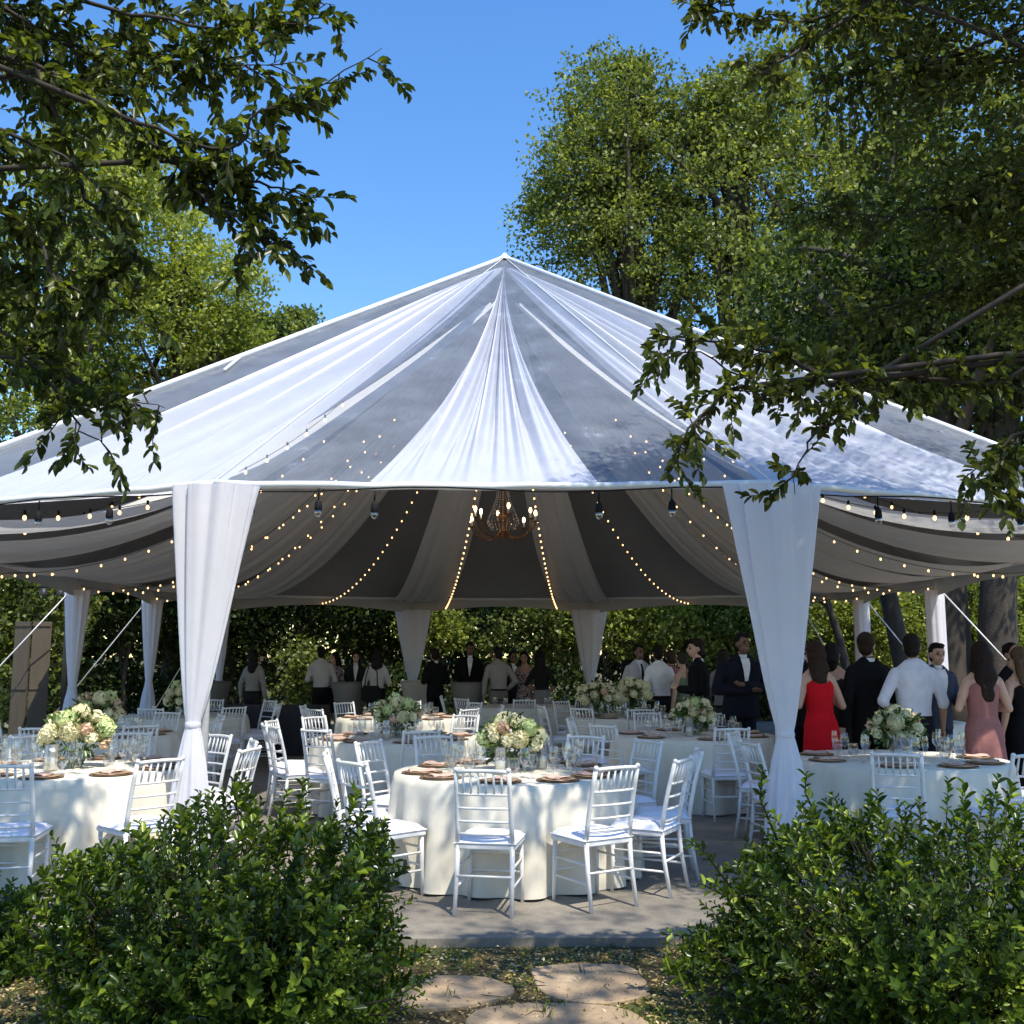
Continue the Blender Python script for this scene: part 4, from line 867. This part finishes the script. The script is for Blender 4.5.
# ------------------------------------------------------------------ bushes in front
def bush(name, label, cx, cy, rx, ry, h, n_st, seed, mat='leaf_bush', lf=.053, sprigs=()):
    g = np.random.default_rng(seed); root = empty('shrub', (cx, cy, -.05)); tag(root, label, 'shrub', 'leafy shrubs planted before the patio'); w_ = MB(); P = []; D = []; Nn = []; Ls = []
    for k in range(n_st):
        a = g.uniform(0, 2*PI); zz = g.uniform(.02, 1)**.9; e = max(0, 1-zz**4.2)**.5*(.80+.30*zz); rr = g.uniform(.80, 1.10)
        lum = 1+.20*mnoise.noise(V3((math.cos(a)*2.2, math.sin(a)*2.2, zz*2.5+seed)))*2
        inner = 1 if k % 4 else g.uniform(.5, .85)
        tip = V3((rx*e*rr*math.cos(a)*lum, ry*e*rr*math.sin(a)*lum, h*zz*lum*g.uniform(.92, 1.04)))*inner+V3((0, 0, .03))
        s0 = V3((g.uniform(-.3, .3)*rx, g.uniform(-.3, .3)*ry, 0)); m_ = s0.lerp(tip, .55)+V3((tip.x*.12, tip.y*.12, .10*h))
        if k < len(sprigs)*1: pass
        st = [s0.lerp(m_, t).lerp(m_.lerp(tip, t), t) for t in (0, .2, .4, .6, .8, 1)]
        if k % 12 == 0: w_.tube(st, [.008, .007, .006, .005, .004, .002], 4, cap=False)
        d_end = (st[-1]-st[-2]).normalized()+V3((0, 0, .35)); d_end.normalize(); L0 = g.uniform(.08, .20)*(1.5 if g.random() < .12 else 1)
        base = tip-d_end*L0*.5
        w_.tube([base-d_end*.05, base, base+d_end*L0], [.003, .0025, .0012], 3, cap=False)
        m = int(7+L0*34); big = g.choice([.7, .85, 1, 1.25])
        for j in range(m):
            t = (j+1)/m; pp = base+d_end*L0*t; az = j*2.4+g.uniform(-.4, .4); sd = d_end.orthogonal().normalized(); sd = Matrix.Rotation(az, 3, d_end) @ sd
            up_ = .55+.6*t; ld = (sd+d_end*up_).normalized(); P.append(pp); D.append(ld); Nn.append(d_end-sd*.5+V3(rand_dirs(1, 0, g)[0])*.35); Ls.append(lf*g.uniform(.5, 1.2)*big*(1 if t < .92 else .75))
    for pts in sprigs:                                   # longer shoots that leave the mound
        pl = [V3(p)-V3((cx, cy, -.05)) for p in pts]; w_.tube(pl, [.007*(1-.7*i/(len(pl)-1)) for i in range(len(pl))], 4)
        for i in range(len(pl)-1):
            a_, b_ = pl[i], pl[i+1]; ax = (b_-a_).normalized(); m = int((b_-a_).length/.012)
            for j in range(m):
                sd = Matrix.Rotation(j*2.4, 3, ax) @ ax.orthogonal().normalized(); P.append(a_.lerp(b_, j/m)); D.append((sd+ax*.8).normalized()); Nn.append(V3((0, 0, 1))+V3(rand_dirs(1, 0, g)[0])*.6); Ls.append(lf*g.uniform(.5, 1.1))
    Ls = np.array(Ls); me = leaf_mesh('foliage', P, D, Nn, Ls, Ls*.50, fold=.3); link('foliage', me, M[mat], root); w_.build('stem', M['barkdark'], root)
    n2 = 4200; d = rand_dirs(n2, .1, g); r_ = g.uniform(.1, .86, n2)[:, None]**.5; Q = d*r_*np.array([rx, ry, h*.9]); Q[:, 2] = np.abs(Q[:, 2])
    link('inner_foliage', leaf_mesh('inner_foliage', Q, rand_dirs(n2, 0, g), rand_dirs(n2, 0, g), .055, .03, simple=True), M[mat], root)
    return root
bush('shrub', 'large round leafy shrub in the left foreground', -1.30, 4.95, .80, .70, .83, 1500, 11, sprigs=[[(-.75, 4.6, .15), (-.5, 4.5, .22), (-.36, 4.5, .30)], [(-.8, 4.7, .1), (-.52, 4.62, .12), (-.40, 4.6, .17)]])
bush('shrub', 'large spreading leafy shrub in the right foreground', 1.99, 5.05, 1.05, .78, .80, 1600, 12, sprigs=[[(1.2, 5.1, .35), (1.0, 5.1, .6), (.93, 5.1, .70), (.84, 5.1, .76)], [(1.1, 5.2, .2), (.9, 5.25, .28), (.74, 5.3, .27)], [(1.2, 5.1, .5), (1.0, 5.0, .52), (.88, 5.0, .58)], [(1.3, 5.0, .1), (.98, 5.05, .14), (.8, 5.1, .15)], [(1.3, 5.1, .7), (1.2, 5.1, .95), (1.22, 5.1, 1.10)], [(1.5, 5.1, .8), (1.42, 5.1, .98), (1.43, 5.1, 1.08)]])
bush('shrub', 'leafy shrub cut by the right edge of the picture', 3.35, 5.3, .65, .6, .74, 600, 13)
bush('shrub', 'low shrub cut by the left edge of the picture', -2.95, 5.7, 0.42, .4, .42, 260, 14, lf=.045)
# leaf litter and clover
g = np.random.default_rng(5); n = 26000; Pq = np.stack([g.uniform(-3.6, 3.6, n), 3.9+2.33*g.uniform(0, 1, n)**.8, np.full(n, -.052)+g.uniform(0, .022, n)], 1)
M['litter'] = leaf_mat('litter', (.14, .09, .035), (.46, .35, .14), (.7, .58, .36), .1, .02, nscale=3)
dd = rand_dirs(n, 0, g); dd[:, 2] *= .25; o = link('leaf_litter', leaf_mesh('leaf_litter', Pq, dd, rand_dirs(n, 2.5, g), .026*g.uniform(.4, 1.5, n), .014, simple=True), M['litter']); tag(o, 'small dry fallen leaves scattered over the ground before the patio', 'leaf litter', kind='stuff')
n = 14000; Pq = np.stack([g.uniform(-3.4, 3.4, n), 4.0+2.25*g.uniform(0, 1, n), np.full(n, -.047)], 1)
keep = np.array([mnoise.noise(V3((p_[0]*1.3, p_[1]*1.3, 3))) > .02 for p_ in Pq]); Pq = Pq[keep]; n = len(Pq)
o = link('clover', leaf_mesh('clover', Pq, rand_dirs(n, .9, g), rand_dirs(n, .8, g), .022*g.uniform(.5, 1.4, n), .012, simple=True), M['leaf_bush']); tag(o, 'patches of low green ground cover between the stepping stones', 'ground cover', kind='stuff')

# ------------------------------------------------------------------ overhanging trees close to the camera
def overhang(label, trunk, limbs, n_tw, tw, per, L, W, mat, seed, lobes=(), nl=0, leaf2=.06, clump=.35, trunk_r=.22, bias=0, droop=.3, lim_r=.03, extra=()):
    g = np.random.default_rng(seed); root = empty('overhanging_tree', trunk[0]); tag(root, label, 'tree'); O_ = np.array(trunk[0], float)
    lw = [[V3(p)-V3(trunk[0]) for p in pl] for pl in limbs]
    wood, P, D, Nn, Ls, Ws = spray(lw, n_tw, tw, per, L, W, g, droop=droop, bias=bias, rad=lim_r)
    for (pl, k_, tl) in extra:
        w2, P2, D2, N2, L2, W2 = spray([[V3(p)-V3(trunk[0]) for p in q] for q in pl], k_, tl, per, L, W, g, droop=droop, rad=.012)
        wood.add(w2.v, w2.f); P = np.concatenate([P, P2]); D = np.concatenate([D, D2]); Nn = np.concatenate([Nn, N2]); Ls = np.concatenate([Ls, L2]); Ws = np.concatenate([Ws, W2])
    link('leaf_spray', leaf_mesh('leaf_spray', P, D, Nn, Ls, Ws, fold=.28), M[mat], root)
    tr = [V3(p)-V3(trunk[0]) for p in trunk]; wood.tube(tr, [trunk_r*(1.3 if i == 0 else 1)*(1-.55*i/(len(tr)-1)) for i in range(len(tr))], 12)
    for pl in lw:                                       # boughs joining the limbs to the trunk
        s_ = tr[min(len(tr)-1, 2+(hash(len(pl)) % 2))]; mid = s_.lerp(pl[0], .5)+V3((0, 0, .35)); wood.tube([s_.lerp(mid, t).lerp(mid.lerp(pl[0], t), t) for t in (0, .25, .5, .75, 1)], [trunk_r*.13, trunk_r*.09, trunk_r*.06, lim_r*1.1, lim_r], 8)
    if nl:
        Pp, cc = crown_points(lobes, nl, clump, 34, g); k = len(Pp)
        link('crown', leaf_mesh('crown', Pp-O_, rand_dirs(k, -.15, g), rand_dirs(k, .8, g), leaf2*g.uniform(.65, 1.3, k), leaf2*.5*g.uniform(.7, 1.2, k)), M[mat], root)
        for i in g.choice(len(cc), 70, replace=False):
            e = V3(cc[i]-O_); a = tr[-1].lerp(tr[-2], g.random()); mid = (a+e)/2+V3((0, 0, .1*(e-a).length))+V3(g.normal(size=3)*.3); q = [a.lerp(mid, s).lerp(mid.lerp(e, s), s) for s in (0, .25, .5, .75, 1)]
            wood.tube(q, [.035, .026, .02, .014, .007], 5)
    wood.build('trunk', M['barkdark'], root); return root
LL = [[at(-80, 40, 4.6), at(40, 70, 4.5), at(130, 120, 4.4), at(230, 150, 4.3), at(260, 110, 4.2), at(330, 80, 4.2), at(382, 48, 4.2)],
      [at(130, 120, 4.4), at(170, 160, 4.4), at(215, 205, 4.35), at(265, 235, 4.3), at(312, 262, 4.3)],
      [at(170, 160, 4.4), at(220, 180, 4.4), at(270, 185, 4.4), at(318, 195, 4.4)],
      [at(-80, -60, 5), at(80, 0, 4.8), at(170, 20, 4.7), at(250, 30, 4.6), at(300, 20, 4.5), at(335, 5, 4.5)],
      [at(-80, 180, 4.8), at(20, 220, 4.7), at(60, 280, 4.6), at(110, 300, 4.6), at(140, 320, 4.5)],
      [at(-80, 300, 4.9), at(0, 330, 4.8), at(60, 370, 4.7), at(110, 395, 4.6), at(165, 408, 4.5)],
      [at(-60, 350, 4.7), at(20, 360, 4.6), at(60, 400, 4.6), at(80, 430, 4.5), at(110, 455, 4.5)],
      [at(-60, 120, 4.2), at(30, 140, 4.2), at(90, 180, 4.2), at(130, 220, 4.2)],
      [at(40, 70, 4.5), at(90, 200, 4.6), at(130, 240, 4.6), at(120, 280, 4.6)]]
LX = [([[at(-60, -40, 4.9), at(60, 40, 4.9), at(200, 60, 4.8), at(280, 60, 4.7)], [at(-60, 20, 5.3), at(60, 80, 5.3), at(150, 70, 5.2)], [at(-60, 100, 5.5), at(30, 170, 5.4), at(80, 240, 5.3)], [at(-60, 230, 5.5), at(40, 280, 5.4), at(80, 340, 5.3)], [at(100, -60, 5.2), at(180, -20, 5.2), at(240, 10, 5.1)]], 340, .40)]
overhang('dark leafy tree branch hanging into the upper left of the picture', [(-5.6, 4.4, -.1), (-5.5, 4.4, 1.5), (-5.3, 4.5, 3.2), (-4.9, 4.7, 5), (-4.3, 4.9, 7)], LL, 300, .28, 16, .066, .036, 'leaf_near', 21,
         lobes=[((-4.6, 4.8, 5.2), (1.4, 1.6, 2.4), 1.6), ((-5.0, 3.0, 6.8), (2.4, 2.4, 1.6), 2), ((-2.9, 2.6, 6.6), (2.0, 2.0, .8), 1), ((-4.6, 6.2, 6.8), (1.3, 1.6, 1.3), .8)], nl=15000, leaf2=.08, clump=.4, bias=.4, extra=LX, lim_r=.013)
RL = [[at(1110, 300, 5.0), at(1010, 380, 5.0), at(900, 372, 4.9), at(830, 385, 4.8), at(760, 385, 4.7), at(700, 352, 4.7), at(640, 355, 4.6)],
      [at(830, 385, 4.8), at(770, 350, 4.8), at(715, 340, 4.8), at(670, 340, 4.8)],
      [at(760, 385, 4.7), at(720, 400, 4.6), at(690, 430, 4.6), at(672, 455, 4.6)],
      [at(870, 378, 4.9), at(850, 410, 4.8), at(825, 425, 4.7), at(805, 450, 4.7), at(795, 495, 4.7)],
      [at(1110, 420, 4.8), at(1040, 430, 4.8), at(1000, 450, 4.8), at(978, 480, 4.7)],
      [at(1100, 400, 5.4), at(1030, 420, 5.3), at(1015, 455, 5.2), at(1010, 490, 5.2)],
      [at(960, -80, 5.4), at(880, -10, 5.3), at(810, 20, 5.2), at(760, 20, 5.2), at(690, 2, 5.2)],
      [at(880, -10, 5.3), at(800, 50, 5.2), at(760, 70, 5.1), at(748, 60, 5.1)]]
overhang('big dark oak on the right whose branches hang over the roof of the tent', [(6.4, 5.2, -.1), (6.3, 5.3, 1.5), (6.1, 5.5, 3.2), (5.9, 5.8, 5), (5.5, 6.2, 7)], RL, 250, .25, 16, .058, .034, 'leaf_oak', 31,
         lobes=[((3.55, 5.9, 5.75), (1.55, 1.3, 1.75), 3.0), ((3.85, 5.9, 4.2), (1.15, 1.2, .62), 1.1), ((2.75, 5.9, 6.6), (1.05, 1.1, 1.2), 1.5), ((5.5, 5.4, 8.6), (2.6, 2.6, 1.8), 2.2), ((3.4, 3.6, 8.6), (2.2, 2.4, 1.0), .8)], nl=60000, leaf2=.056, clump=.34, trunk_r=.3, bias=.5, lim_r=.014,
         extra=[([[at(1110, 180, 6), at(1000, 190, 6), at(900, 215, 6.1), at(800, 200, 6.2)], [at(1110, 60, 6), at(1000, 60, 6), at(900, 60, 6.1), at(810, 100, 6.2)], [at(1110, 300, 6.2), at(1000, 290, 6.2), at(900, 300, 6.3), at(820, 340, 6.4)]], 260, .4)])
# crown above the camera that dapples the foreground
overhang('tree behind the viewer whose crown shades the foreground', [(2.2, -4.6, -.1), (2.2, -4.4, 2), (2.0, -4.0, 4.2), (1.7, -3.2, 6.5), (1.3, -1.6, 8.2)],
         [[V3((1.3, -1.6, 8.0)), V3((.6, .2, 8.6)), V3((-.3, 1.6, 8.8))], [V3((1.3, -1.6, 8.0)), V3((2.6, 0, 8.6)), V3((3.2, 1.8, 8.9))]], 60, .5, 10, .10, .05, 'leaf_oak', 41,
         lobes=[((.6, 1.2, 8.2), (2.0, 1.4, .8), 1.6), ((2.6, .6, 8.4), (2.2, 1.6, 1.0), 1.6), ((-2.2, .2, 8.2), (2.2, 1.6, .9), 1.4), ((4.6, 1.2, 9), (2.0, 2.0, 1.1), 1), ((1.2, -2.2, 8.4), (3.8, 1.6, 1.3), 1.2)], nl=4800, leaf2=.12, clump=.55, trunk_r=.3)

# ------------------------------------------------------------------ background trees
def lobe(px, py, Y, rx, rz, w_=1, ry=None): p_ = at(px, py, Y); return ((p_.x, p_.y, p_.z), (rx, ry or rx, rz), w_)
G = 'trees rising behind the tent'
def bt(label, px, Y, H, lobes, n, leaf, mat, **k):
    x_ = at(px, 650, Y).x; tree('background_tree', label, (x_, Y, -.1), H, lobes, n, leaf, mat, group=G, **k)
bt('tall feathery pale green tree rising right of the tent peak', 640, 29, 17, [lobe(615, 130, 29, 2.0, 2.2, 1.6), lobe(590, 190, 29, 2.0, 2.2, 1.4), lobe(570, 225, 29, 1.8, 1.5, 1), lobe(665, 170, 29, 2.0, 2.6, 1.6), lobe(640, 260, 29, 2.6, 2.2, 1.4), lobe(630, 85, 29, .9, 1.0, .4)], 40000, .14, 'leaf_mid', clump=.58, trunk_r=.4, limbs=40)
bt('pale green tree between the feathery tree and the dark oak', 750, 28, 16, [lobe(755, 110, 28, 1.5, 1.6, 1), lobe(720, 130, 28, 1.4, 1.6, 1), lobe(730, 220, 28, 2.4, 2.6, 1.6), lobe(790, 190, 28, 2, 2.6, 1.2), lobe(700, 275, 28, 2.0, 1.6, 1)], 30000, .14, 'leaf_mid', clump=.55, trunk_r=.35, limbs=34)
bt('yellow green broad tree on the left beyond the roof', 170, 28, 13, [lobe(150, 250, 28, 2.2, 2.0, 1.2), lobe(200, 300, 28, 2.0, 1.6, 1.2), lobe(150, 340, 28, 2.6, 2.0, 1.3), lobe(220, 345, 28, 1.6, 1.0, .8), lobe(90, 400, 28, 2.2, 1.6, 1)], 32000, .14, 'leaf_lime', clump=.5, trunk_r=.35, limbs=30)
bt('yellow green tree at the far left edge behind the dark branches', 30, 25, 12, [lobe(90, 200, 25, 1.8, 2.2, 1), lobe(60, 300, 25, 2.2, 2.2, 1), lobe(10, 380, 25, 2.2, 2.0, 1), lobe(130, 170, 25, 1.1, 1.2, .5)], 28000, .13, 'leaf_lime', clump=.6, trunk_r=.3)
bt('small distant green treetop left of the peak', 298, 38, 13, [lobe(298, 328, 38, .95, .8, 1), lobe(270, 340, 38, .9, .8, 1), lobe(300, 350, 38, 1.5, 1.0, 1)], 7000, .19, 'leaf_mid', clump=.45, trunk_r=.25)
bt('small dark distant treetop touching the left roof edge', 258, 36, 12, [lobe(255, 345, 36, 1.3, 1.1, 1), lobe(235, 370, 36, 1.6, 1.1, 1)], 6000, .19, 'leaf_deep', clump=.5, trunk_r=.25)
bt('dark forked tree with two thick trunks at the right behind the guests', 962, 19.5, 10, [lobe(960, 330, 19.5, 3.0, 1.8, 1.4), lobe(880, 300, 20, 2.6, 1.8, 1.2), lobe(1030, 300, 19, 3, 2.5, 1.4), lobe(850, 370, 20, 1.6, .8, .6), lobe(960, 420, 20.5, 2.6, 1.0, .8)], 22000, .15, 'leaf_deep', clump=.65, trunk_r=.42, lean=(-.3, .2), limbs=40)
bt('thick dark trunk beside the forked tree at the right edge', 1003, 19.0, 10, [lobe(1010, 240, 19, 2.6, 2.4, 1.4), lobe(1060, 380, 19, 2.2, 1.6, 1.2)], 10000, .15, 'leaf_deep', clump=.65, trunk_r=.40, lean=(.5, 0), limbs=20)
bt('leaning dark tree between the two right curtain sleeves', 918, 23.0, 10, [lobe(850, 330, 24, 2.2, 1.6, 1.2), lobe(800, 300, 24, 2.2, 1.8, 1.2)], 10000, .16, 'leaf_mid', clump=.6, trunk_r=.24, lean=(-2.4, 0), limbs=20)
bt('slim curved dark tree between the right sleeves', 852, 25.5, 6, [lobe(800, 560, 26, 1.5, .7, 1)], 1500, .14, 'leaf_mid', clump=.5, trunk_r=.13, lean=(-1.6, 0), limbs=8)
bt('large green tree behind the right side of the roof', 860, 31, 15, [lobe(880, 260, 31, 4.0, 3.4, 1.4), lobe(960, 160, 31, 4, 3.6, 1.4), lobe(860, 100, 31, 3.4, 3, 1.2), lobe(1040, 260, 31, 3.4, 5, 1.2)], 30000, .20, 'leaf_mid', clump=.95, trunk_r=.4, limbs=40)
# greenery seen under the roof
rg = np.random.default_rng(77)
def shrubtree(label, px, Y, zc, rx, rz, n, mat, leaf=.13, multi=True, tr=.06):
    x_ = at(px, 650, Y).x; g = rg; lobes = [((x_+g.uniform(-.5, .5)*rx, Y+g.uniform(-.4, .4), zc+g.uniform(-.3, .3)*rz), (rx*.75, rx*.6, rz*.75), 1) for _ in range(5)]
    tree('understorey_tree', label, (x_, Y, -.1), max(1.2, zc), lobes, n, leaf, mat, clump=.42, trunk_r=tr, group='understorey trees behind the tent', limbs=14, g=g, per=26)
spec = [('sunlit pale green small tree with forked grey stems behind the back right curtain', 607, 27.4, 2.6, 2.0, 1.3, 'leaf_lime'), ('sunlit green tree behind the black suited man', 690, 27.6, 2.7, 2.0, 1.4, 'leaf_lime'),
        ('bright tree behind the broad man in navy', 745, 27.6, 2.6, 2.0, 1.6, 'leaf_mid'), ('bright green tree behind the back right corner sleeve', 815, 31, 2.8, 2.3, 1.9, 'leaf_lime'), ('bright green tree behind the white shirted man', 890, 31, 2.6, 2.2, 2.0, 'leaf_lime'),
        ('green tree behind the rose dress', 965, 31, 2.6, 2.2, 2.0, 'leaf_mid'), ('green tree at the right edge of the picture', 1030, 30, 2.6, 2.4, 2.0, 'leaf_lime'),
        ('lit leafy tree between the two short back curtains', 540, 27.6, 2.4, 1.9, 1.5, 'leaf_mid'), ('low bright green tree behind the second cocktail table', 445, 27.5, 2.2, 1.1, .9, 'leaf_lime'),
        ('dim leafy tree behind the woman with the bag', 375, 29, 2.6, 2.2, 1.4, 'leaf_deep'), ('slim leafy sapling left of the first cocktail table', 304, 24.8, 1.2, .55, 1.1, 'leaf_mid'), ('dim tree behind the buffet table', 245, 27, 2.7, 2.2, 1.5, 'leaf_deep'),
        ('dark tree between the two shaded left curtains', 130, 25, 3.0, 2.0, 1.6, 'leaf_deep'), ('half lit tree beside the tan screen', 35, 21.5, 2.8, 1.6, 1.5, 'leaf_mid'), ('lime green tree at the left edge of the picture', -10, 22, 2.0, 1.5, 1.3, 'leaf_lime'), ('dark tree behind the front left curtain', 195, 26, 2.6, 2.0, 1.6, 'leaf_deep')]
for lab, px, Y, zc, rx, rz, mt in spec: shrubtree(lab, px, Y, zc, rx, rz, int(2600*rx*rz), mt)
bt('spreading dark oak with a low horizontal bough behind the left of the tent', 225, 26.5, 8, [lobe(200, 560, 26.5, 4, 1.3, 1), lobe(90, 540, 25, 3.6, 1.6, 1), lobe(350, 590, 28, 3.4, 1.0, 1), lobe(480, 580, 29, 3, 1.1, 1)], 26000, .15, 'leaf_deep', clump=.6, trunk_r=.3, limbs=40)
bw = MB(); 
wn = 90000; g = np.random.default_rng(9)
xs = g.uniform(-34, 34, wn); ys = 37+g.uniform(0, 5, wn)-np.abs(xs)*.12; zs_ = g.uniform(0, 1, wn)**.8*(7.5+1.2*np.sin(xs*.5)+.8*np.sin(xs*1.3))
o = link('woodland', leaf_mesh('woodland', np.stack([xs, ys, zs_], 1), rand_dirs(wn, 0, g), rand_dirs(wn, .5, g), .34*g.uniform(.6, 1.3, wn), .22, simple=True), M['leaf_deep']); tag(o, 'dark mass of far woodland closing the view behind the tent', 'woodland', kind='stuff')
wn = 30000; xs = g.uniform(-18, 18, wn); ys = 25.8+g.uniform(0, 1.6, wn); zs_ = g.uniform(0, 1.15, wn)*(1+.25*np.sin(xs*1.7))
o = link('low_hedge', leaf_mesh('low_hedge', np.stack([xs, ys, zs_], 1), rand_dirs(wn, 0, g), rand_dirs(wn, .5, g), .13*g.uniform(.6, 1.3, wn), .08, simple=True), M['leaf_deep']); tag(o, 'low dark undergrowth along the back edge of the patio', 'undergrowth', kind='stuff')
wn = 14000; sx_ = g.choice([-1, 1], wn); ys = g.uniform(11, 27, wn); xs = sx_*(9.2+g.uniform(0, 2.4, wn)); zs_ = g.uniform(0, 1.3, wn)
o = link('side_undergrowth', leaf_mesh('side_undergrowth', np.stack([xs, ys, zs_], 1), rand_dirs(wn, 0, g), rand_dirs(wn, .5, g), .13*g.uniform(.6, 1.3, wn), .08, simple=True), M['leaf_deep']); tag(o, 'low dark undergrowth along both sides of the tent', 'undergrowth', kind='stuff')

g = np.random.default_rng(15); P = []; D = []; Ls = []
for k in range(150):
    cx, cy = g.uniform(-3.5, 3.5), g.uniform(4.1, 6.2)
    for j in range(g.integers(6, 16)):
        P.append((cx+g.normal()*.025, cy+g.normal()*.025, -.05)); D.append((g.normal()*.45, g.normal()*.45, 1)); Ls.append(g.uniform(.03, .10))
P = np.array(P); D = np.array(D); Ls = np.array(Ls)
o = link('grass_tufts', leaf_mesh('grass_tufts', P, D, rand_dirs(len(P), 0, g), Ls, .006, simple=True), M['leaf_bush']); tag(o, 'thin grass blades coming up through the leaf litter', 'grass', kind='stuff')
b = MB()
for k in range(140):
    x_, y_ = g.uniform(-3.2, 3.2), g.uniform(4.2, 6.2); a_ = g.uniform(0, 6.28); l_ = g.uniform(.03, .14)
    b.tube([(x_, y_, -.03), (x_+math.cos(a_)*l_*.5, y_+math.sin(a_)*l_*.5, -.022), (x_+math.cos(a_+.4)*l_, y_+math.sin(a_+.4)*l_, -.03)], [.0025, .002, .0012], 4)
tag(b.build('fallen_twigs', M['barkdark']), 'small broken twigs lying on the ground before the patio', 'twigs', kind='stuff')
